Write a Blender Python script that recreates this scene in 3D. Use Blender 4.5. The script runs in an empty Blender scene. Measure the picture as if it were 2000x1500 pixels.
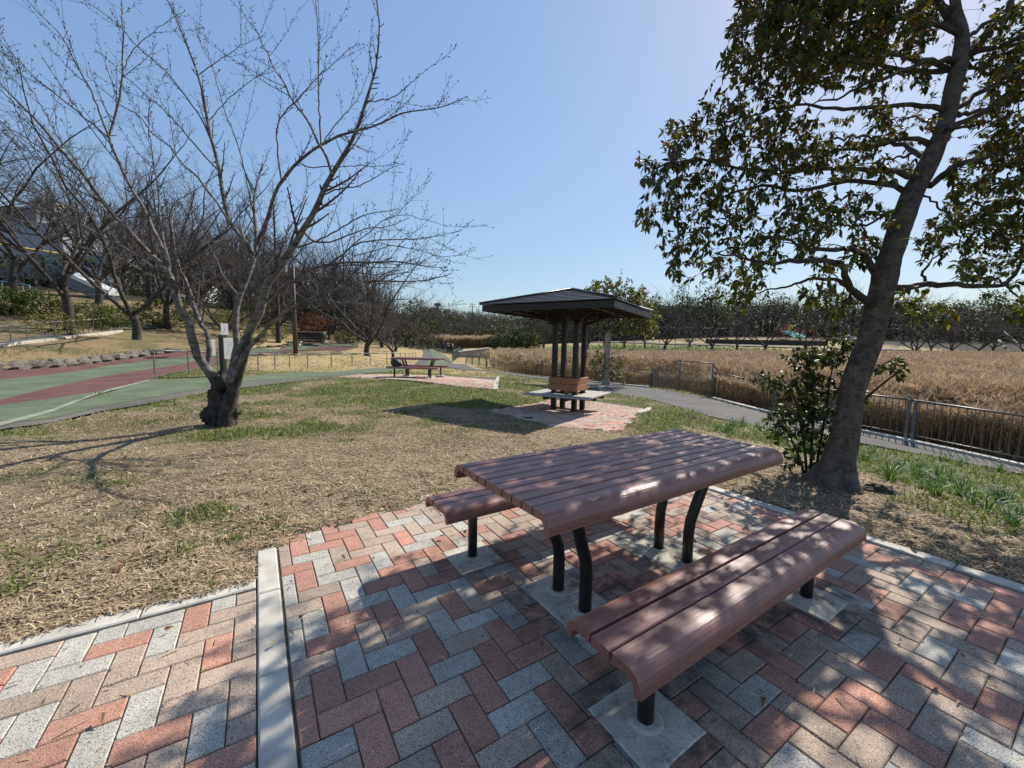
import bpy, math, random
import numpy as np
from mathutils import Vector, Matrix

SC = bpy.context.scene
COL = SC.collection
R_ = math.radians

# ------------------------------------------------------------------ camera, sky, sun
FPX = 784.0; PITCH = 0.0955; ROLL = 0.0178; CAMH = 1.29
cam_d = bpy.data.cameras.new('camera'); cam = bpy.data.objects.new('camera', cam_d); COL.objects.link(cam)
cam_d.sensor_width = 36; cam_d.lens = 36*FPX/2000; cam_d.clip_start = 0.05; cam_d.clip_end = 3000
CM = Matrix.Rotation(math.pi/2-PITCH, 4, 'X') @ Matrix.Rotation(ROLL, 4, 'Z')
cam.matrix_world = Matrix.Translation((0, 0, CAMH)) @ CM
SC.camera = cam

SUN_EL = R_(41.5); SUN_AZ = R_(43)          # azimuth clockwise from +Y
w = bpy.data.worlds.new('World'); SC.world = w; w.use_nodes = True
nt = w.node_tree; nt.nodes.clear()
sky = nt.nodes.new('ShaderNodeTexSky'); sky.sky_type = 'NISHITA'; sky.sun_disc = False
sky.sun_elevation = SUN_EL; sky.sun_rotation = SUN_AZ
sky.air_density = 1.0; sky.dust_density = .45; sky.ozone_density = 1.6; sky.altitude = 20
bg = nt.nodes.new('ShaderNodeBackground'); bg.inputs[1].default_value = 0.094
wo = nt.nodes.new('ShaderNodeOutputWorld')
bw_ = nt.nodes.new('ShaderNodeRGBToBW'); pw_ = nt.nodes.new('ShaderNodeMath'); pw_.operation = 'POWER'; pw_.inputs[1].default_value = -.5
gm_ = nt.nodes.new('ShaderNodeVectorMath'); gm_.operation = 'SCALE'; ml_ = nt.nodes.new('ShaderNodeMath'); ml_.operation = 'MULTIPLY'; ml_.inputs[1].default_value = 2.05
nt.links.new(sky.outputs[0], bw_.inputs[0]); nt.links.new(bw_.outputs[0], pw_.inputs[0]); nt.links.new(pw_.outputs[0], ml_.inputs[0]); nt.links.new(sky.outputs[0], gm_.inputs[0]); nt.links.new(ml_.outputs[0], gm_.inputs['Scale']); nt.links.new(gm_.outputs[0], bg.inputs[0]); nt.links.new(bg.outputs[0], wo.inputs[0])
sd = bpy.data.lights.new('sun', 'SUN'); sd.energy = 5.0; sd.angle = R_(0.53); sd.color = (1.0, .945, .86)
so = bpy.data.objects.new('sun', sd); COL.objects.link(so)
sdir = Vector((math.sin(SUN_AZ)*math.cos(SUN_EL), math.cos(SUN_AZ)*math.cos(SUN_EL), math.sin(SUN_EL)))
so.rotation_euler = sdir.to_track_quat('Z', 'Y').to_euler(); so.location = (0, 0, 30)
SC.view_settings.view_transform = 'Standard'; SC.view_settings.look = 'None'
SC.view_settings.exposure = 0.5; SC.view_settings.gamma = 1
SC.view_settings.use_curve_mapping = False
SC.cycles.max_bounces = 6; SC.cycles.transparent_max_bounces = 6
SC.cycles.sample_clamp_indirect = 6

# ------------------------------------------------------------------ camera maths (pixels of the 2000 x 1500 photograph)
_M3 = np.array(CM.to_3x3())
def ray(px, py):
    d = _M3 @ np.array([(px-1000)/FPX, (750-py)/FPX, -1.0]); return d
def at(px, py, Y):
    d = ray(px, py); k = Y/d[1]; return np.array([d[0]*k, Y, CAMH+d[2]*k])

# ------------------------------------------------------------------ noise
def _hash(ix, iy, s):
    n = (ix*374761393+iy*668265263+s*1442695041) & 0x7fffffff
    n = ((n ^ (n >> 13))*1274126177) & 0x7fffffff
    return ((n ^ (n >> 16)) & 0xffff)/65535.0
def vnoise(x, y, s=0):
    x = np.asarray(x, float); y = np.asarray(y, float)
    ix = np.floor(x).astype(np.int64); iy = np.floor(y).astype(np.int64)
    fx = x-ix; fy = y-iy; fx = fx*fx*(3-2*fx); fy = fy*fy*(3-2*fy)
    a = _hash(ix, iy, s); b = _hash(ix+1, iy, s); c = _hash(ix, iy+1, s); d = _hash(ix+1, iy+1, s)
    return (a*(1-fx)+b*fx)*(1-fy)+(c*(1-fx)+d*fx)*fy
def fbm(x, y, s=0, o=4):
    v = 0; a = .5; t = 0
    for k in range(o):
        v = v+a*vnoise(x*2**k, y*2**k, s+k*17); t += a; a *= .55
    return v/t

# ------------------------------------------------------------------ terrain height
_CP = [(-300,1,0),(400,1,0),(1000,1,0),(1600,1,0),(2300,1,0),(0,2,0),(500,2,0),(1000,2,0),(1500,2,0),(2000,2.2,0),(2300,2,-.03),
 (-300,3,0),(300,3,0),(700,3,0),(1000,3.4,0),(1300,3.6,0),(1550,3.5,0),(1640,3.85,0.0),(1800,3.3,-.04),
 (100,5,0),(430,6.1,0),(700,5,0),(1000,5,0),(1250,5,0),(1450,4.6,0.0),
 (1950,4.5,-.30),(2100,5.5,-.6),(2000,6.5,-.72),(1900,8.9,-.9),(1750,10,-.8),(1800,6.5,-.6),(1600,7.5,-.5),(1500,6,-.16),(1400,7,-.16),(2300,5.5,-.8),(2300,3,-.2),
 (1390,16.5,-.66),(1500,12.8,-.72),(1218,19.6,-.55),(1057,26.5,-.7),(957,31,-.63),(906,39,-.55),(873,56,-.05),(845,87,.2),
 (1110,9.6,-.27),(1250,9,-.2),(1330,7.8,-.05),(1340,11.5,-.55),(1000,8,-.1),(800,8,.02),(600,9,.02),(805,14,.1),(970,13,-.02),(640,13,.06),(1150,15,-.42),(1185,18.5,-.5),(1000,21,-.45),
 (0,6,0),(100,10,0),(318,14.25,.03),(581,23.8,-.36),(757,36,-.62),(440,19,-.13),(600,15.7,-.15),(700,17.5,-.05),(250,8.5,0),
 (150,19.4,0),(0,15,0),(300,33,.1),(-200,12,0),(-400,8,0),
 (577,28,.41),(715,35,.42),(765,37,.05),(500,40,.17),(650,50,.9),(600,42,.55),(747,50,.87),(795,58,.8),(850,50,.05),(640,30,.3),
 (900,90,.6),(860,130,1.2),
 (23,22.8,.98),(238,32,2.1),(270,28,1.4),(40,32,3.2),(120,24,1.1),(200,24,.6),(0,19,.5),(330,34,.9),
 (480,45,2.7),(400,36,1.6),(605,46,1.1),(700,60,2.4),(640,62,3.5),(560,62,5),(0,50,7),(200,50,6.5),(0,80,11),(300,80,11),(-300,40,6),(-300,25,2),(-600,20,1),
 (900,150,3),(900,210,12),(1050,150,3),(1050,210,12),(700,120,6),(700,200,18),(400,200,24),(0,200,24),(-600,100,14),
 (1500,25,-1.6),(1300,28,-1.5),(1100,35,-1.4),(1010,45,-1.1),(1000,62,-.8),(1900,14,-1.7),(1900,30,-1.5),(1700,50,-.9),(1300,50,-.8),(2400,10,-1.6),(1260,26,-1.4),(1273,18.7,-.56),(1330,17.7,-.60),(1600,15.5,-1.6),(2050,11,-1.6),
 (1100,33,-1.3),(1000,35,-1.2),(920,46,-1.0),
 (1296,66,1.1),(1490,66,1.1),(1388,66,1.1),(1150,68,1.3),(1800,66,1.0),(2000,60,.9),(1300,80,2.1),(1600,80,1.9),(2000,80,1.5),(1050,80,.9),
 (1500,100,4.3),(1300,100,3.2),(1700,100,4),(1500,130,6),(2000,130,6),(1000,105,1.5),(1200,100,2.6),(1300,210,14),(1700,210,14),(2200,80,2),(2600,60,2),(2600,20,-1)]
_cx = np.array([(p[0]-1000)/FPX*p[1] for p in _CP]); _cy = np.array([p[1] for p in _CP], float); _cz = np.array([p[2] for p in _CP], float)
def _q(x, y):
    r = np.hypot(x, y); return np.arctan2(x, y+.4), np.log(r+1.0)
_qa, _qb = _q(_cx, _cy)
def _kern(d2): return np.sqrt(d2+.012)
_A = _kern((_qa[:, None]-_qa)**2+(_qb[:, None]-_qb)**2)
_n = len(_CP)
_AA = np.zeros((_n+1, _n+1)); _AA[:_n, :_n] = _A-np.eye(_n)*0.012; _AA[:_n, _n] = 1; _AA[_n, :_n] = 1
_w = np.linalg.solve(_AA, np.append(_cz, 0))
def H(x, y):
    x = np.asarray(x, float); y = np.asarray(y, float); shp = np.broadcast(x, y).shape
    a, b = _q(np.broadcast_to(x, shp).ravel(), np.broadcast_to(y, shp).ravel())
    out = np.zeros(a.size)
    for s in range(0, a.size, 40000):
        e = min(a.size, s+40000)
        out[s:e] = _kern((a[s:e, None]-_qa)**2+(b[s:e, None]-_qb)**2) @ _w[:_n]+_w[_n]
    r = np.hypot(np.broadcast_to(x, shp).ravel(), np.broadcast_to(y, shp).ravel())
    k = np.clip((r-3.6)/2.2, 0, 1); k = k*k*(3-2*k)       # the level plateau that carries the patio
    xx = np.broadcast_to(x, shp).ravel(); yy = np.broadcast_to(y, shp).ravel()
    back = np.clip((-yy)/4, 0, 1)
    out = out*k*(1-back)
    return out.reshape(shp)
_Ys = np.concatenate([np.arange(.5, 12, .04), 12*1.004**np.arange(0, 760)])
def gnd(px, py, off=0.0):
    d = ray(px, py); X = d[0]/d[1]*_Ys; Z = CAMH+d[2]/d[1]*_Ys
    h = H(X, _Ys)+off; s = np.nonzero(Z < h)[0]
    if len(s) == 0: i = len(_Ys)-1; return np.array([X[i], _Ys[i], h[i]])
    i = s[0]
    if i == 0: return np.array([X[0], _Ys[0], h[0]])
    a = Z[i-1]-h[i-1]; b = Z[i]-h[i]; t = a/(a-b)
    Y = _Ys[i-1]+(_Ys[i]-_Ys[i-1])*t; x = d[0]/d[1]*Y
    return np.array([x, Y, float(H(x, Y))+off])

# ------------------------------------------------------------------ object helpers
def link(o): COL.objects.link(o); return o
def tag(o, label=None, cat=None, group=None, kind=None):
    if label: o['label'] = label
    if cat: o['category'] = cat
    if group: o['group'] = group
    if kind: o['kind'] = kind
    return o
def empty(name, loc=(0, 0, 0), rz=0):
    o = bpy.data.objects.new(name, None); o.location = tuple(float(c) for c in loc); o.rotation_euler = (0, 0, rz)
    o.empty_display_size = .2; return link(o)
def mobj(name, me, parent=None, loc=(0, 0, 0), rz=0):
    o = bpy.data.objects.new(name, me); o.location = tuple(float(c) for c in loc); o.rotation_euler = (0, 0, rz)
    link(o)
    if parent is not None: o.parent = parent
    return o
def npmesh(name, V, F, mats, mi=None, smooth=False, cols=None, loops=None):
    """V (n,3); F (m,k) all the same k, or list of such arrays"""
    V = np.asarray(V, np.float32)
    Fs = F if isinstance(F, list) else [F]
    Fs = [np.asarray(f, np.int32) for f in Fs if len(f)]
    me = bpy.data.meshes.new(name)
    me.vertices.add(len(V)); me.vertices.foreach_set('co', V.ravel())
    li = np.concatenate([f.ravel() for f in Fs]); tot = np.concatenate([np.full(len(f), f.shape[1], np.int32) for f in Fs])
    st = np.concatenate([[0], np.cumsum(tot)[:-1]]).astype(np.int32)
    me.loops.add(len(li)); me.loops.foreach_set('vertex_index', li)
    me.polygons.add(len(tot)); me.polygons.foreach_set('loop_start', st); me.polygons.foreach_set('loop_total', tot)
    if mi is not None: me.polygons.foreach_set('material_index', np.asarray(mi, np.int32))
    me.polygons.foreach_set('use_smooth', np.full(len(tot), bool(smooth)))
    for m in (mats if isinstance(mats, (list, tuple)) else [mats]): me.materials.append(m)
    if cols is not None:
        ca = me.color_attributes.new('tint', 'FLOAT_COLOR', 'POINT')
        c = np.ones((len(V), 4), np.float32); c[:, :cols.shape[1]] = cols; ca.data.foreach_set('color', c.ravel())
    me.update(calc_edges=True); me.validate(verbose=False)
    return me
class MB:
    def __init__(s): s.v = []; s.f = []; s.m = []; s.sm = []
    def add(s, V, F, m=0, sm=False):
        o = len(s.v); s.v += [tuple(float(c) for c in p) for p in V]
        s.f += [tuple(i+o for i in f) for f in F]; s.m += [m]*len(F); s.sm += [sm]*len(F); return s
    def box(s, c, sz, rz=0, m=0, ch=0):
        x, y, z = sz[0]/2, sz[1]/2, sz[2]/2; ca, sa = math.cos(rz), math.sin(rz)
        P = []
        if ch <= 0:
            for zz in (-z, z):
                for a, b in ((-x, -y), (x, -y), (x, y), (-x, y)): P.append((a, b, zz))
            F = [(3, 2, 1, 0), (4, 5, 6, 7)]+[(i, (i+1) % 4, (i+1) % 4+4, i+4) for i in range(4)]
        else:
            for (e, zz) in ((ch, -z), (0, -z+ch), (0, z-ch), (ch, z)):
                for a, b in ((-x+e, -y+e), (x-e, -y+e), (x-e, y-e), (-x+e, y-e)): P.append((a, b, zz))
            F = [(3, 2, 1, 0), (12, 13, 14, 15)]+[(k*4+i, k*4+(i+1) % 4, k*4+4+(i+1) % 4, k*4+4+i) for k in range(3) for i in range(4)]
        P = [(c[0]+a*ca-b*sa, c[1]+a*sa+b*ca, c[2]+zz) for a, b, zz in P]
        return s.add(P, F, m)
    def prism(s, prof, x0, x1, m=0, sm=False):   # prof [(y,z)] extruded along x
        n = len(prof); V = [(x0, a, b) for a, b in prof]+[(x1, a, b) for a, b in prof]
        F = [tuple(range(n)), tuple(range(2*n-1, n-1, -1))]
        s.add(V, F, m)
        o = len(s.v)-2*n
        for i in range(n): s.f.append((o+i, o+n+i, o+n+(i+1) % n, o+(i+1) % n)); s.m.append(m); s.sm.append(sm)
        return s
    def tube(s, pts, rad, n=8, m=0, cap=True, jit=0, rng=None, sm=True):
        P = [Vector(p) for p in pts]; N = len(P)
        if not hasattr(rad, '__len__'): rad = [rad]*N
        V = []; up = None
        for i in range(N):
            t = (P[min(i+1, N-1)]-P[max(i-1, 0)]).normalized()
            if up is None: up = Vector((0, 0, 1)) if abs(t.z) < .9 else Vector((1, 0, 0))
            a = (up-t*up.dot(t)).normalized(); b = t.cross(a); up = a
            for k in range(n):
                an = 2*math.pi*k/n; r = rad[i]*(1+(rng.uniform(-jit, jit) if jit else 0))
                V.append(P[i]+a*math.cos(an)*r+b*math.sin(an)*r)
        F = [(i*n+k, i*n+(k+1) % n, (i+1)*n+(k+1) % n, (i+1)*n+k) for i in range(N-1) for k in range(n)]
        o = len(s.v); s.add(V, F, m, sm)
        if cap:
            s.f += [tuple(o+k for k in range(n-1, -1, -1)), tuple(o+(N-1)*n+k for k in range(n))]; s.m += [m, m]; s.sm += [False, False]
        return s
    def mesh(s, name, mats):
        me = bpy.data.meshes.new(name); me.from_pydata(s.v, [], s.f)
        for m in (mats if isinstance(mats, (list, tuple)) else [mats]): me.materials.append(m)
        me.polygons.foreach_set('material_index', s.m); me.polygons.foreach_set('use_smooth', s.sm); me.update(); return me
    def build(s, name, mats, parent=None, loc=(0, 0, 0), rz=0): return mobj(name, s.mesh(name, mats), parent, loc, rz)

# ------------------------------------------------------------------ materials
def nmat(name):
    m = bpy.data.materials.new(name); m.use_nodes = True; t = m.node_tree; t.nodes.clear()
    o = t.nodes.new('ShaderNodeOutputMaterial'); b = t.nodes.new('ShaderNodeBsdfPrincipled'); t.links.new(b.outputs[0], o.inputs[0])
    return m, t, b, o
def N(t, kind, **kw):
    n = t.nodes.new('ShaderNode'+kind)
    for k, v in kw.items():
        if isinstance(k, str) and hasattr(n, k): setattr(n, k, v)
    return n
def coords(t, space='Object', scale=(1, 1, 1)):
    if space == 'World':
        g = t.nodes.new('ShaderNodeNewGeometry'); src = g.outputs['Position']
    else:
        g = t.nodes.new('ShaderNodeTexCoord'); src = g.outputs[space]
    mp = t.nodes.new('ShaderNodeMapping'); mp.inputs['Scale'].default_value = scale; t.links.new(src, mp.inputs['Vector']); return mp.outputs[0]
def noise(t, vec, scale, detail=4, rough=.55, dist=0):
    n = t.nodes.new('ShaderNodeTexNoise'); n.inputs['Scale'].default_value = scale; n.inputs['Detail'].default_value = detail
    n.inputs['Roughness'].default_value = rough; n.inputs['Distortion'].default_value = dist; t.links.new(vec, n.inputs['Vector']); return n.outputs[0]
def ramp(t, fac, stops):
    r = t.nodes.new('ShaderNodeValToRGB'); t.links.new(fac, r.inputs[0]); e = r.color_ramp.elements
    while len(e) < len(stops): e.new(.5)
    for i, (p, c) in enumerate(stops):
        e[i].position = p; e[i].color = (c, c, c, 1) if not hasattr(c, '__len__') else (*c, 1)
    return r.outputs[0]
def mix(t, fac, a, b, mode='MIX'):
    m = t.nodes.new('ShaderNodeMix'); m.data_type = 'RGBA'; m.blend_type = mode
    for s, v in ((0, fac), (6, a), (7, b)):
        if hasattr(v, 'links') or isinstance(v, bpy.types.NodeSocket): t.links.new(v, m.inputs[s])
        else: m.inputs[s].default_value = v if s == 0 else (*v, 1)
    return m.outputs[2]
def bump(t, b, h, strength=.3, dist=.01):
    n = t.nodes.new('ShaderNodeBump'); n.inputs['Strength'].default_value = strength; n.inputs['Distance'].default_value = dist
    t.links.new(h, n.inputs['Height']); t.links.new(n.outputs[0], b.inputs['Normal'])
def pm(name, c1, c2=None, scale=5, rough=.8, bs=None, bstr=.3, bd=.01, space='Object', sc=(1, 1, 1), metal=0, spec=.5, lo=.35, hi=.65, rnd=0):
    m, t, b, o = nmat(name)
    b.inputs['Roughness'].default_value = rough; b.inputs['Metallic'].default_value = metal; b.inputs['Specular IOR Level'].default_value = spec
    v = coords(t, space, sc); c2 = c2 or tuple(min(1, x*.7) for x in c1)
    col = ramp(t, noise(t, v, scale), [(lo, c1), (hi, c2)])
    if rnd:
        oi = t.nodes.new('ShaderNodeObjectInfo'); k = t.nodes.new('ShaderNodeMapRange')
        k.inputs[3].default_value = 1-rnd; k.inputs[4].default_value = 1+rnd; t.links.new(oi.outputs['Random'], k.inputs[0])
        cb = t.nodes.new('ShaderNodeCombineXYZ'); [t.links.new(k.outputs[0], cb.inputs[i]) for i in range(3)]
        col = mix(t, 1.0, col, cb.outputs[0], 'MULTIPLY')
    t.links.new(col, b.inputs['Base Color'])
    if bs: bump(t, b, noise(t, v, bs, 5, .6), bstr, bd)
    return m
def tintmat(name, rough=.8, transl=0, spec=.3, var=.25, vs=40, tcol=(1.5, 1.6, .6)):
    m, t, b, o = nmat(name); a = t.nodes.new('ShaderNodeVertexColor'); a.layer_name = 'tint'
    col = a.outputs[0]
    if var:
        n = noise(t, coords(t, 'Object'), vs, 3); col = mix(t, 1.0, col, ramp(t, n, [(.3, 1-var), (.7, 1+var*.4)]), 'MULTIPLY')
    t.links.new(col, b.inputs['Base Color']); b.inputs['Roughness'].default_value = rough; b.inputs['Specular IOR Level'].default_value = spec
    if transl:
        tr = t.nodes.new('ShaderNodeBsdfTranslucent'); ms = t.nodes.new('ShaderNodeMixShader'); ms.inputs[0].default_value = transl
        c2 = mix(t, 1.0, col, tcol, 'MULTIPLY'); t.links.new(c2, tr.inputs[0])
        t.links.new(b.outputs[0], ms.inputs[1]); t.links.new(tr.outputs[0], ms.inputs[2]); t.links.new(ms.outputs[0], o.inputs[0])
    return m
def surf(name, c1, c2):
    m, t, b, o = nmat(name); wv = coords(t, 'World')
    col = ramp(t, noise(t, wv, .9, 6, .65), [(.36, c1), (.62, c2)])
    col = mix(t, 1.0, col, ramp(t, noise(t, wv, 95, 3, .7), [(.32, .62), (.68, 1.25)]), 'MULTIPLY')
    col = mix(t, ramp(t, noise(t, wv, 2.6, 7, .7), [(.52, 0), (.66, .5)]), col, (.15, .125, .095))
    col = mix(t, ramp(t, noise(t, wv, 1.3, 2, .5, 1.6), [(.492, 0), (.5, .55), (.508, 0)]), col, (.05, .045, .04))
    t.links.new(col, b.inputs['Base Color']); b.inputs['Roughness'].default_value = .93; b.inputs['Specular IOR Level'].default_value = .25
    bump(t, b, noise(t, wv, 140, 4, .7), .6, .006); return m
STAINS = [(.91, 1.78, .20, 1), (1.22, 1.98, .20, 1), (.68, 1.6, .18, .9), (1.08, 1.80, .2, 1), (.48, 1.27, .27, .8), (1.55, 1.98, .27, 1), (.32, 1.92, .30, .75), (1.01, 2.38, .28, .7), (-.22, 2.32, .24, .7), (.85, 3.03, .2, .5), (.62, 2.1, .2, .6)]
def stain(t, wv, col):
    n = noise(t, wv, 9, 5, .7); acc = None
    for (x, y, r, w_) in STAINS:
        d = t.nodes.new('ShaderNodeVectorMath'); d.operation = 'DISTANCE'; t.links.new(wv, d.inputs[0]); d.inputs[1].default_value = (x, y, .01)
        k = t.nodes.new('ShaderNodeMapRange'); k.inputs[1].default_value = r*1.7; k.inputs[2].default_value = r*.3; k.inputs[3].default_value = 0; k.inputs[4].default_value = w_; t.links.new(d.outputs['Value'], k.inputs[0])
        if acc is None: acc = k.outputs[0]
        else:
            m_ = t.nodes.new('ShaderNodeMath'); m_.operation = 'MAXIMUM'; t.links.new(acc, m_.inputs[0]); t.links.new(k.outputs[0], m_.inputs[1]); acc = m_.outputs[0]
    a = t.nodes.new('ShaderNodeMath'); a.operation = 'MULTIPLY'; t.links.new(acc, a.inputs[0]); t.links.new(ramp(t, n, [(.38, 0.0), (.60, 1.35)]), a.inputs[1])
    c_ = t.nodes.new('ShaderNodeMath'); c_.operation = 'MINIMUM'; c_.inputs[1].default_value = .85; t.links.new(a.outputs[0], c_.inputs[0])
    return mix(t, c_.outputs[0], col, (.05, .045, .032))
def brickmat(name, base, sp_d, sp_l):
    m, t, b, o = nmat(name); wv = coords(t, 'World'); ov = coords(t, 'World')
    s1 = noise(t, ov, 210, 2, .6); s2 = noise(t, ov, 330, 1, .5)
    col = mix(t, ramp(t, s1, [(.40, 1.0), (.47, 0.0)]), base, sp_d)
    col = mix(t, ramp(t, s2, [(.56, 0.0), (.64, 1.0)]), col, sp_l)
    big = noise(t, wv, 1.7, 5, .6)
    col = mix(t, ramp(t, big, [(.42, .0), (.62, .28)]), col, (.10, .085, .07))
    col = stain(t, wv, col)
    fine = noise(t, wv, 22, 4, .6); col = mix(t, 1.0, col, ramp(t, fine, [(.3, .86), (.7, 1.06)]), 'MULTIPLY')
    oi = t.nodes.new('ShaderNodeObjectInfo'); k = t.nodes.new('ShaderNodeMapRange'); k.inputs[3].default_value = .84; k.inputs[4].default_value = 1.12
    t.links.new(oi.outputs['Random'], k.inputs[0]); cb = t.nodes.new('ShaderNodeCombineXYZ'); [t.links.new(k.outputs[0], cb.inputs[i]) for i in range(3)]
    col = mix(t, 1.0, col, cb.outputs[0], 'MULTIPLY')
    t.links.new(col, b.inputs['Base Color']); b.inputs['Roughness'].default_value = .85; bump(t, b, s1, .35, .003); return m

M = {}
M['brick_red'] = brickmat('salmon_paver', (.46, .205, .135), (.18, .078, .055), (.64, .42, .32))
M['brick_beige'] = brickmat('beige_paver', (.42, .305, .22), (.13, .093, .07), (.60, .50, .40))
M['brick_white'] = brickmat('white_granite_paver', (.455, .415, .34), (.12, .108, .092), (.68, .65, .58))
BR = [M['brick_red'], M['brick_beige'], M['brick_white']]
M['joint'] = pm('joint_sand', (.085, .07, .045), (.03, .03, .018), 14, .95, 120, .4, .004, 'World')
M['concrete'] = pm('concrete', (.50, .48, .43), (.38, .36, .31), 9, .88, 60, .25, .004, 'World')
m, t, b, o = nmat('stained_concrete'); wv = coords(t, 'World')
col = ramp(t, noise(t, wv, 7, 8, .7), [(.35, (.56, .52, .43)), (.56, (.42, .385, .315)), (.66, (.15, .135, .105))])
col = mix(t, ramp(t, noise(t, wv, 24, 3, .6, 1.2), [(.485, 0), (.497, .8), (.509, 0)]), col, (.06, .052, .04)); col = mix(t, ramp(t, noise(t, wv, 170, 3, .6), [(.56, 0), (.66, .6)]), col, (.14, .125, .10))
t.links.new(col, b.inputs['Base Color']); b.inputs['Roughness'].default_value = .92; bump(t, b, noise(t, wv, 60, 5, .6), .4, .004); M['footing'] = m
M['slat'] = pm('brown_composite_wood', (.31, .14, .105), (.175, .070, .052), 2.6, .42, 7, .30, .004, 'Object', (1.1, 38, 38), spec=.6, lo=.3, hi=.7)
M['metal_black'] = pm('black_painted_metal', (.014, .012, .011), (.022, .02, .018), 30, .38, 60, .05, .002, spec=.5)
M['asphalt'] = surf('asphalt', (.13, .122, .112), (.088, .083, .076))
M['asphalt2'] = surf('worn_asphalt', (.17, .155, .13), (.105, .096, .08))
M['track_red'] = surf('red_track', (.17, .075, .066), (.105, .05, .045))
M['track_green'] = surf('green_track', (.145, .18, .105), (.085, .115, .068))
M['paint'] = pm('worn_line_paint', (.30, .30, .22), (.18, .20, .14), 3, .85, 90, .3, .003, 'World')
M['kerb'] = pm('kerb_concrete', (.54, .50, .425), (.36, .335, .28), 6, .88, 80, .3, .004, 'World')
M['rail'] = pm('brown_rail_paint', (.05, .038, .03), (.09, .075, .06), 12, .5, None)
M['galv'] = pm('weathered_grey_steel', (.21, .20, .185), (.12, .113, .105), 10, .45, None, metal=.4)
M['galvgreen'] = pm('green_grey_steel', (.14, .17, .14), (.09, .11, .09), 10, .5)
M['darkwood'] = pm('dark_stained_timber', (.012, .008, .006), (.022, .014, .010), 4, .55, 6, .2, .004, 'Object', (30, 30, 1.5))
M['roofmetal'] = pm('dark_brown_roof_metal', (.024, .02, .018), (.036, .031, .028), 5, .38, None, spec=.6)
M['fascia'] = pm('brown_fascia', (.013, .008, .006), (.022, .014, .010), 5, .55, None)
M['fasciagrey'] = pm('grey_fascia', (.09, .08, .075), (.06, .055, .05), 5, .5)
M['cedar'] = pm('orange_cedar_plank', (.42, .175, .075), (.27, .105, .045), 3, .6, 5, .2, .004, 'Object', (2, 2, 40))
M['greywood'] = pm('bleached_grey_plank', (.46, .43, .385), (.30, .275, .24), 4, .7, 6, .3, .004, 'Object', (3, 30, 30))
M['bark_cherry'] = pm('cherry_bark', (.065, .052, .043), (.24, .215, .19), 6, .85, 28, .9, .02, 'Object', (1, 1, 3), lo=.38, hi=.72)
M['twig_cherry'] = pm('cherry_twig_bark', (.085, .068, .058), (.042, .033, .028), 5, .6, None)
M['bark_trunk_dark'] = pm('rough_dark_bark', (.028, .021, .016), (.095, .08, .066), 9, .92, 22, 1.0, .03, 'Object', lo=.4, hi=.75)
m, t, b, o = nmat('grey_blotched_bark'); wv = coords(t, 'Object'); w2 = coords(t, 'Object', (1, 1, 2.6))
col = ramp(t, noise(t, wv, 11, 9, .78, .5), [(.36, (.045, .032, .024)), (.47, (.12, .092, .07)), (.60, (.215, .18, .145))])
col = mix(t, ramp(t, noise(t, w2, 46, 5, .7), [(.54, 0), (.62, .85)]), col, (.035, .024, .018)); col = mix(t, ramp(t, noise(t, wv, 3.2, 5, .6), [(.5, 0), (.64, .45)]), col, (.17, .17, .12))
t.links.new(col, b.inputs['Base Color']); b.inputs['Roughness'].default_value = .92; bump(t, b, noise(t, w2, 38, 8, .75), 1.0, .03); M['bark_ever'] = m
M['bark_limb'] = pm('dark_limb_bark', (.075, .058, .046), (.03, .022, .017), 9, .9, 34, .9, .015, 'Object', lo=.4, hi=.62)
M['bark_pale'] = pm('pale_bark', (.38, .32, .25), (.20, .16, .12), 6, .9, 20, .6, .02, 'Object', lo=.4, hi=.65)
M['bark_far'] = pm('grey_brown_bark', (.030, .024, .020), (.065, .053, .045), 4, .9, 14, .6, .03)
M['twig_far'] = pm('far_twig_bark', (.06, .049, .043), (.095, .08, .072), 1.5, .9)
M['leaf'] = tintmat('evergreen_leaf', .48, .26, .3, .15, 60, (1.9, 1.7, .5))
M['foliage'] = tintmat('shrub_foliage', .65, .25, .2, .2, 20)
M['straw'] = tintmat('dry_straw', .8, .15, .2, .15, 50, (1, .95, .85))
M['grass'] = tintmat('green_grass', .6, .25, .3, .15, 50)
M['reed'] = tintmat('dry_reed', .8, .2, .2, .15, 20, (1, .92, .8))
M['petal'] = pm('white_petal', (.80, .79, .70), (.74, .73, .6), 20, .6)
M['cup'] = pm('yellow_cup', (.75, .50, .06), (.8, .6, .1), 20, .6)
M['stone'] = pm('rough_stone', (.17, .145, .12), (.08, .068, .055), 5, .9, 18, .8, .03, rnd=.2)
M['darkstone'] = pm('dark_stone', (.035, .03, .027), (.06, .05, .042), 5, .9, 18, .8, .03, rnd=.2)
M['white'] = pm('white_board', (.78, .78, .75), (.70, .70, .67), 8, .6)
m, t, b, o = nmat('translucent_white_sheet'); b.inputs['Base Color'].default_value = (.82, .82, .79, 1); b.inputs['Roughness'].default_value = .6
tr = t.nodes.new('ShaderNodeBsdfTranslucent'); tr.inputs[0].default_value = (.85, .84, .80, 1); ms = t.nodes.new('ShaderNodeMixShader'); ms.inputs[0].default_value = .5
t.links.new(b.outputs[0], ms.inputs[1]); t.links.new(tr.outputs[0], ms.inputs[2]); t.links.new(ms.outputs[0], o.inputs[0]); M['sheet'] = m
M['ink'] = pm('blue_ink', (.05, .09, .25), (.08, .08, .2), 8, .6)
M['shadowgrey'] = pm('painted_shadow_grey', (.35, .35, .33), (.45, .45, .43), 30, .6)  # tone of the shadows painted on the larger notice
M['cloth_black'] = pm('black_fabric', (.012, .012, .014), (.02, .02, .022), 30, .8, 80, .3, .004)
M['blueclad'] = pm('grey_blue_cladding', (.27, .30, .34), (.20, .225, .26), 2, .6)
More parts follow.
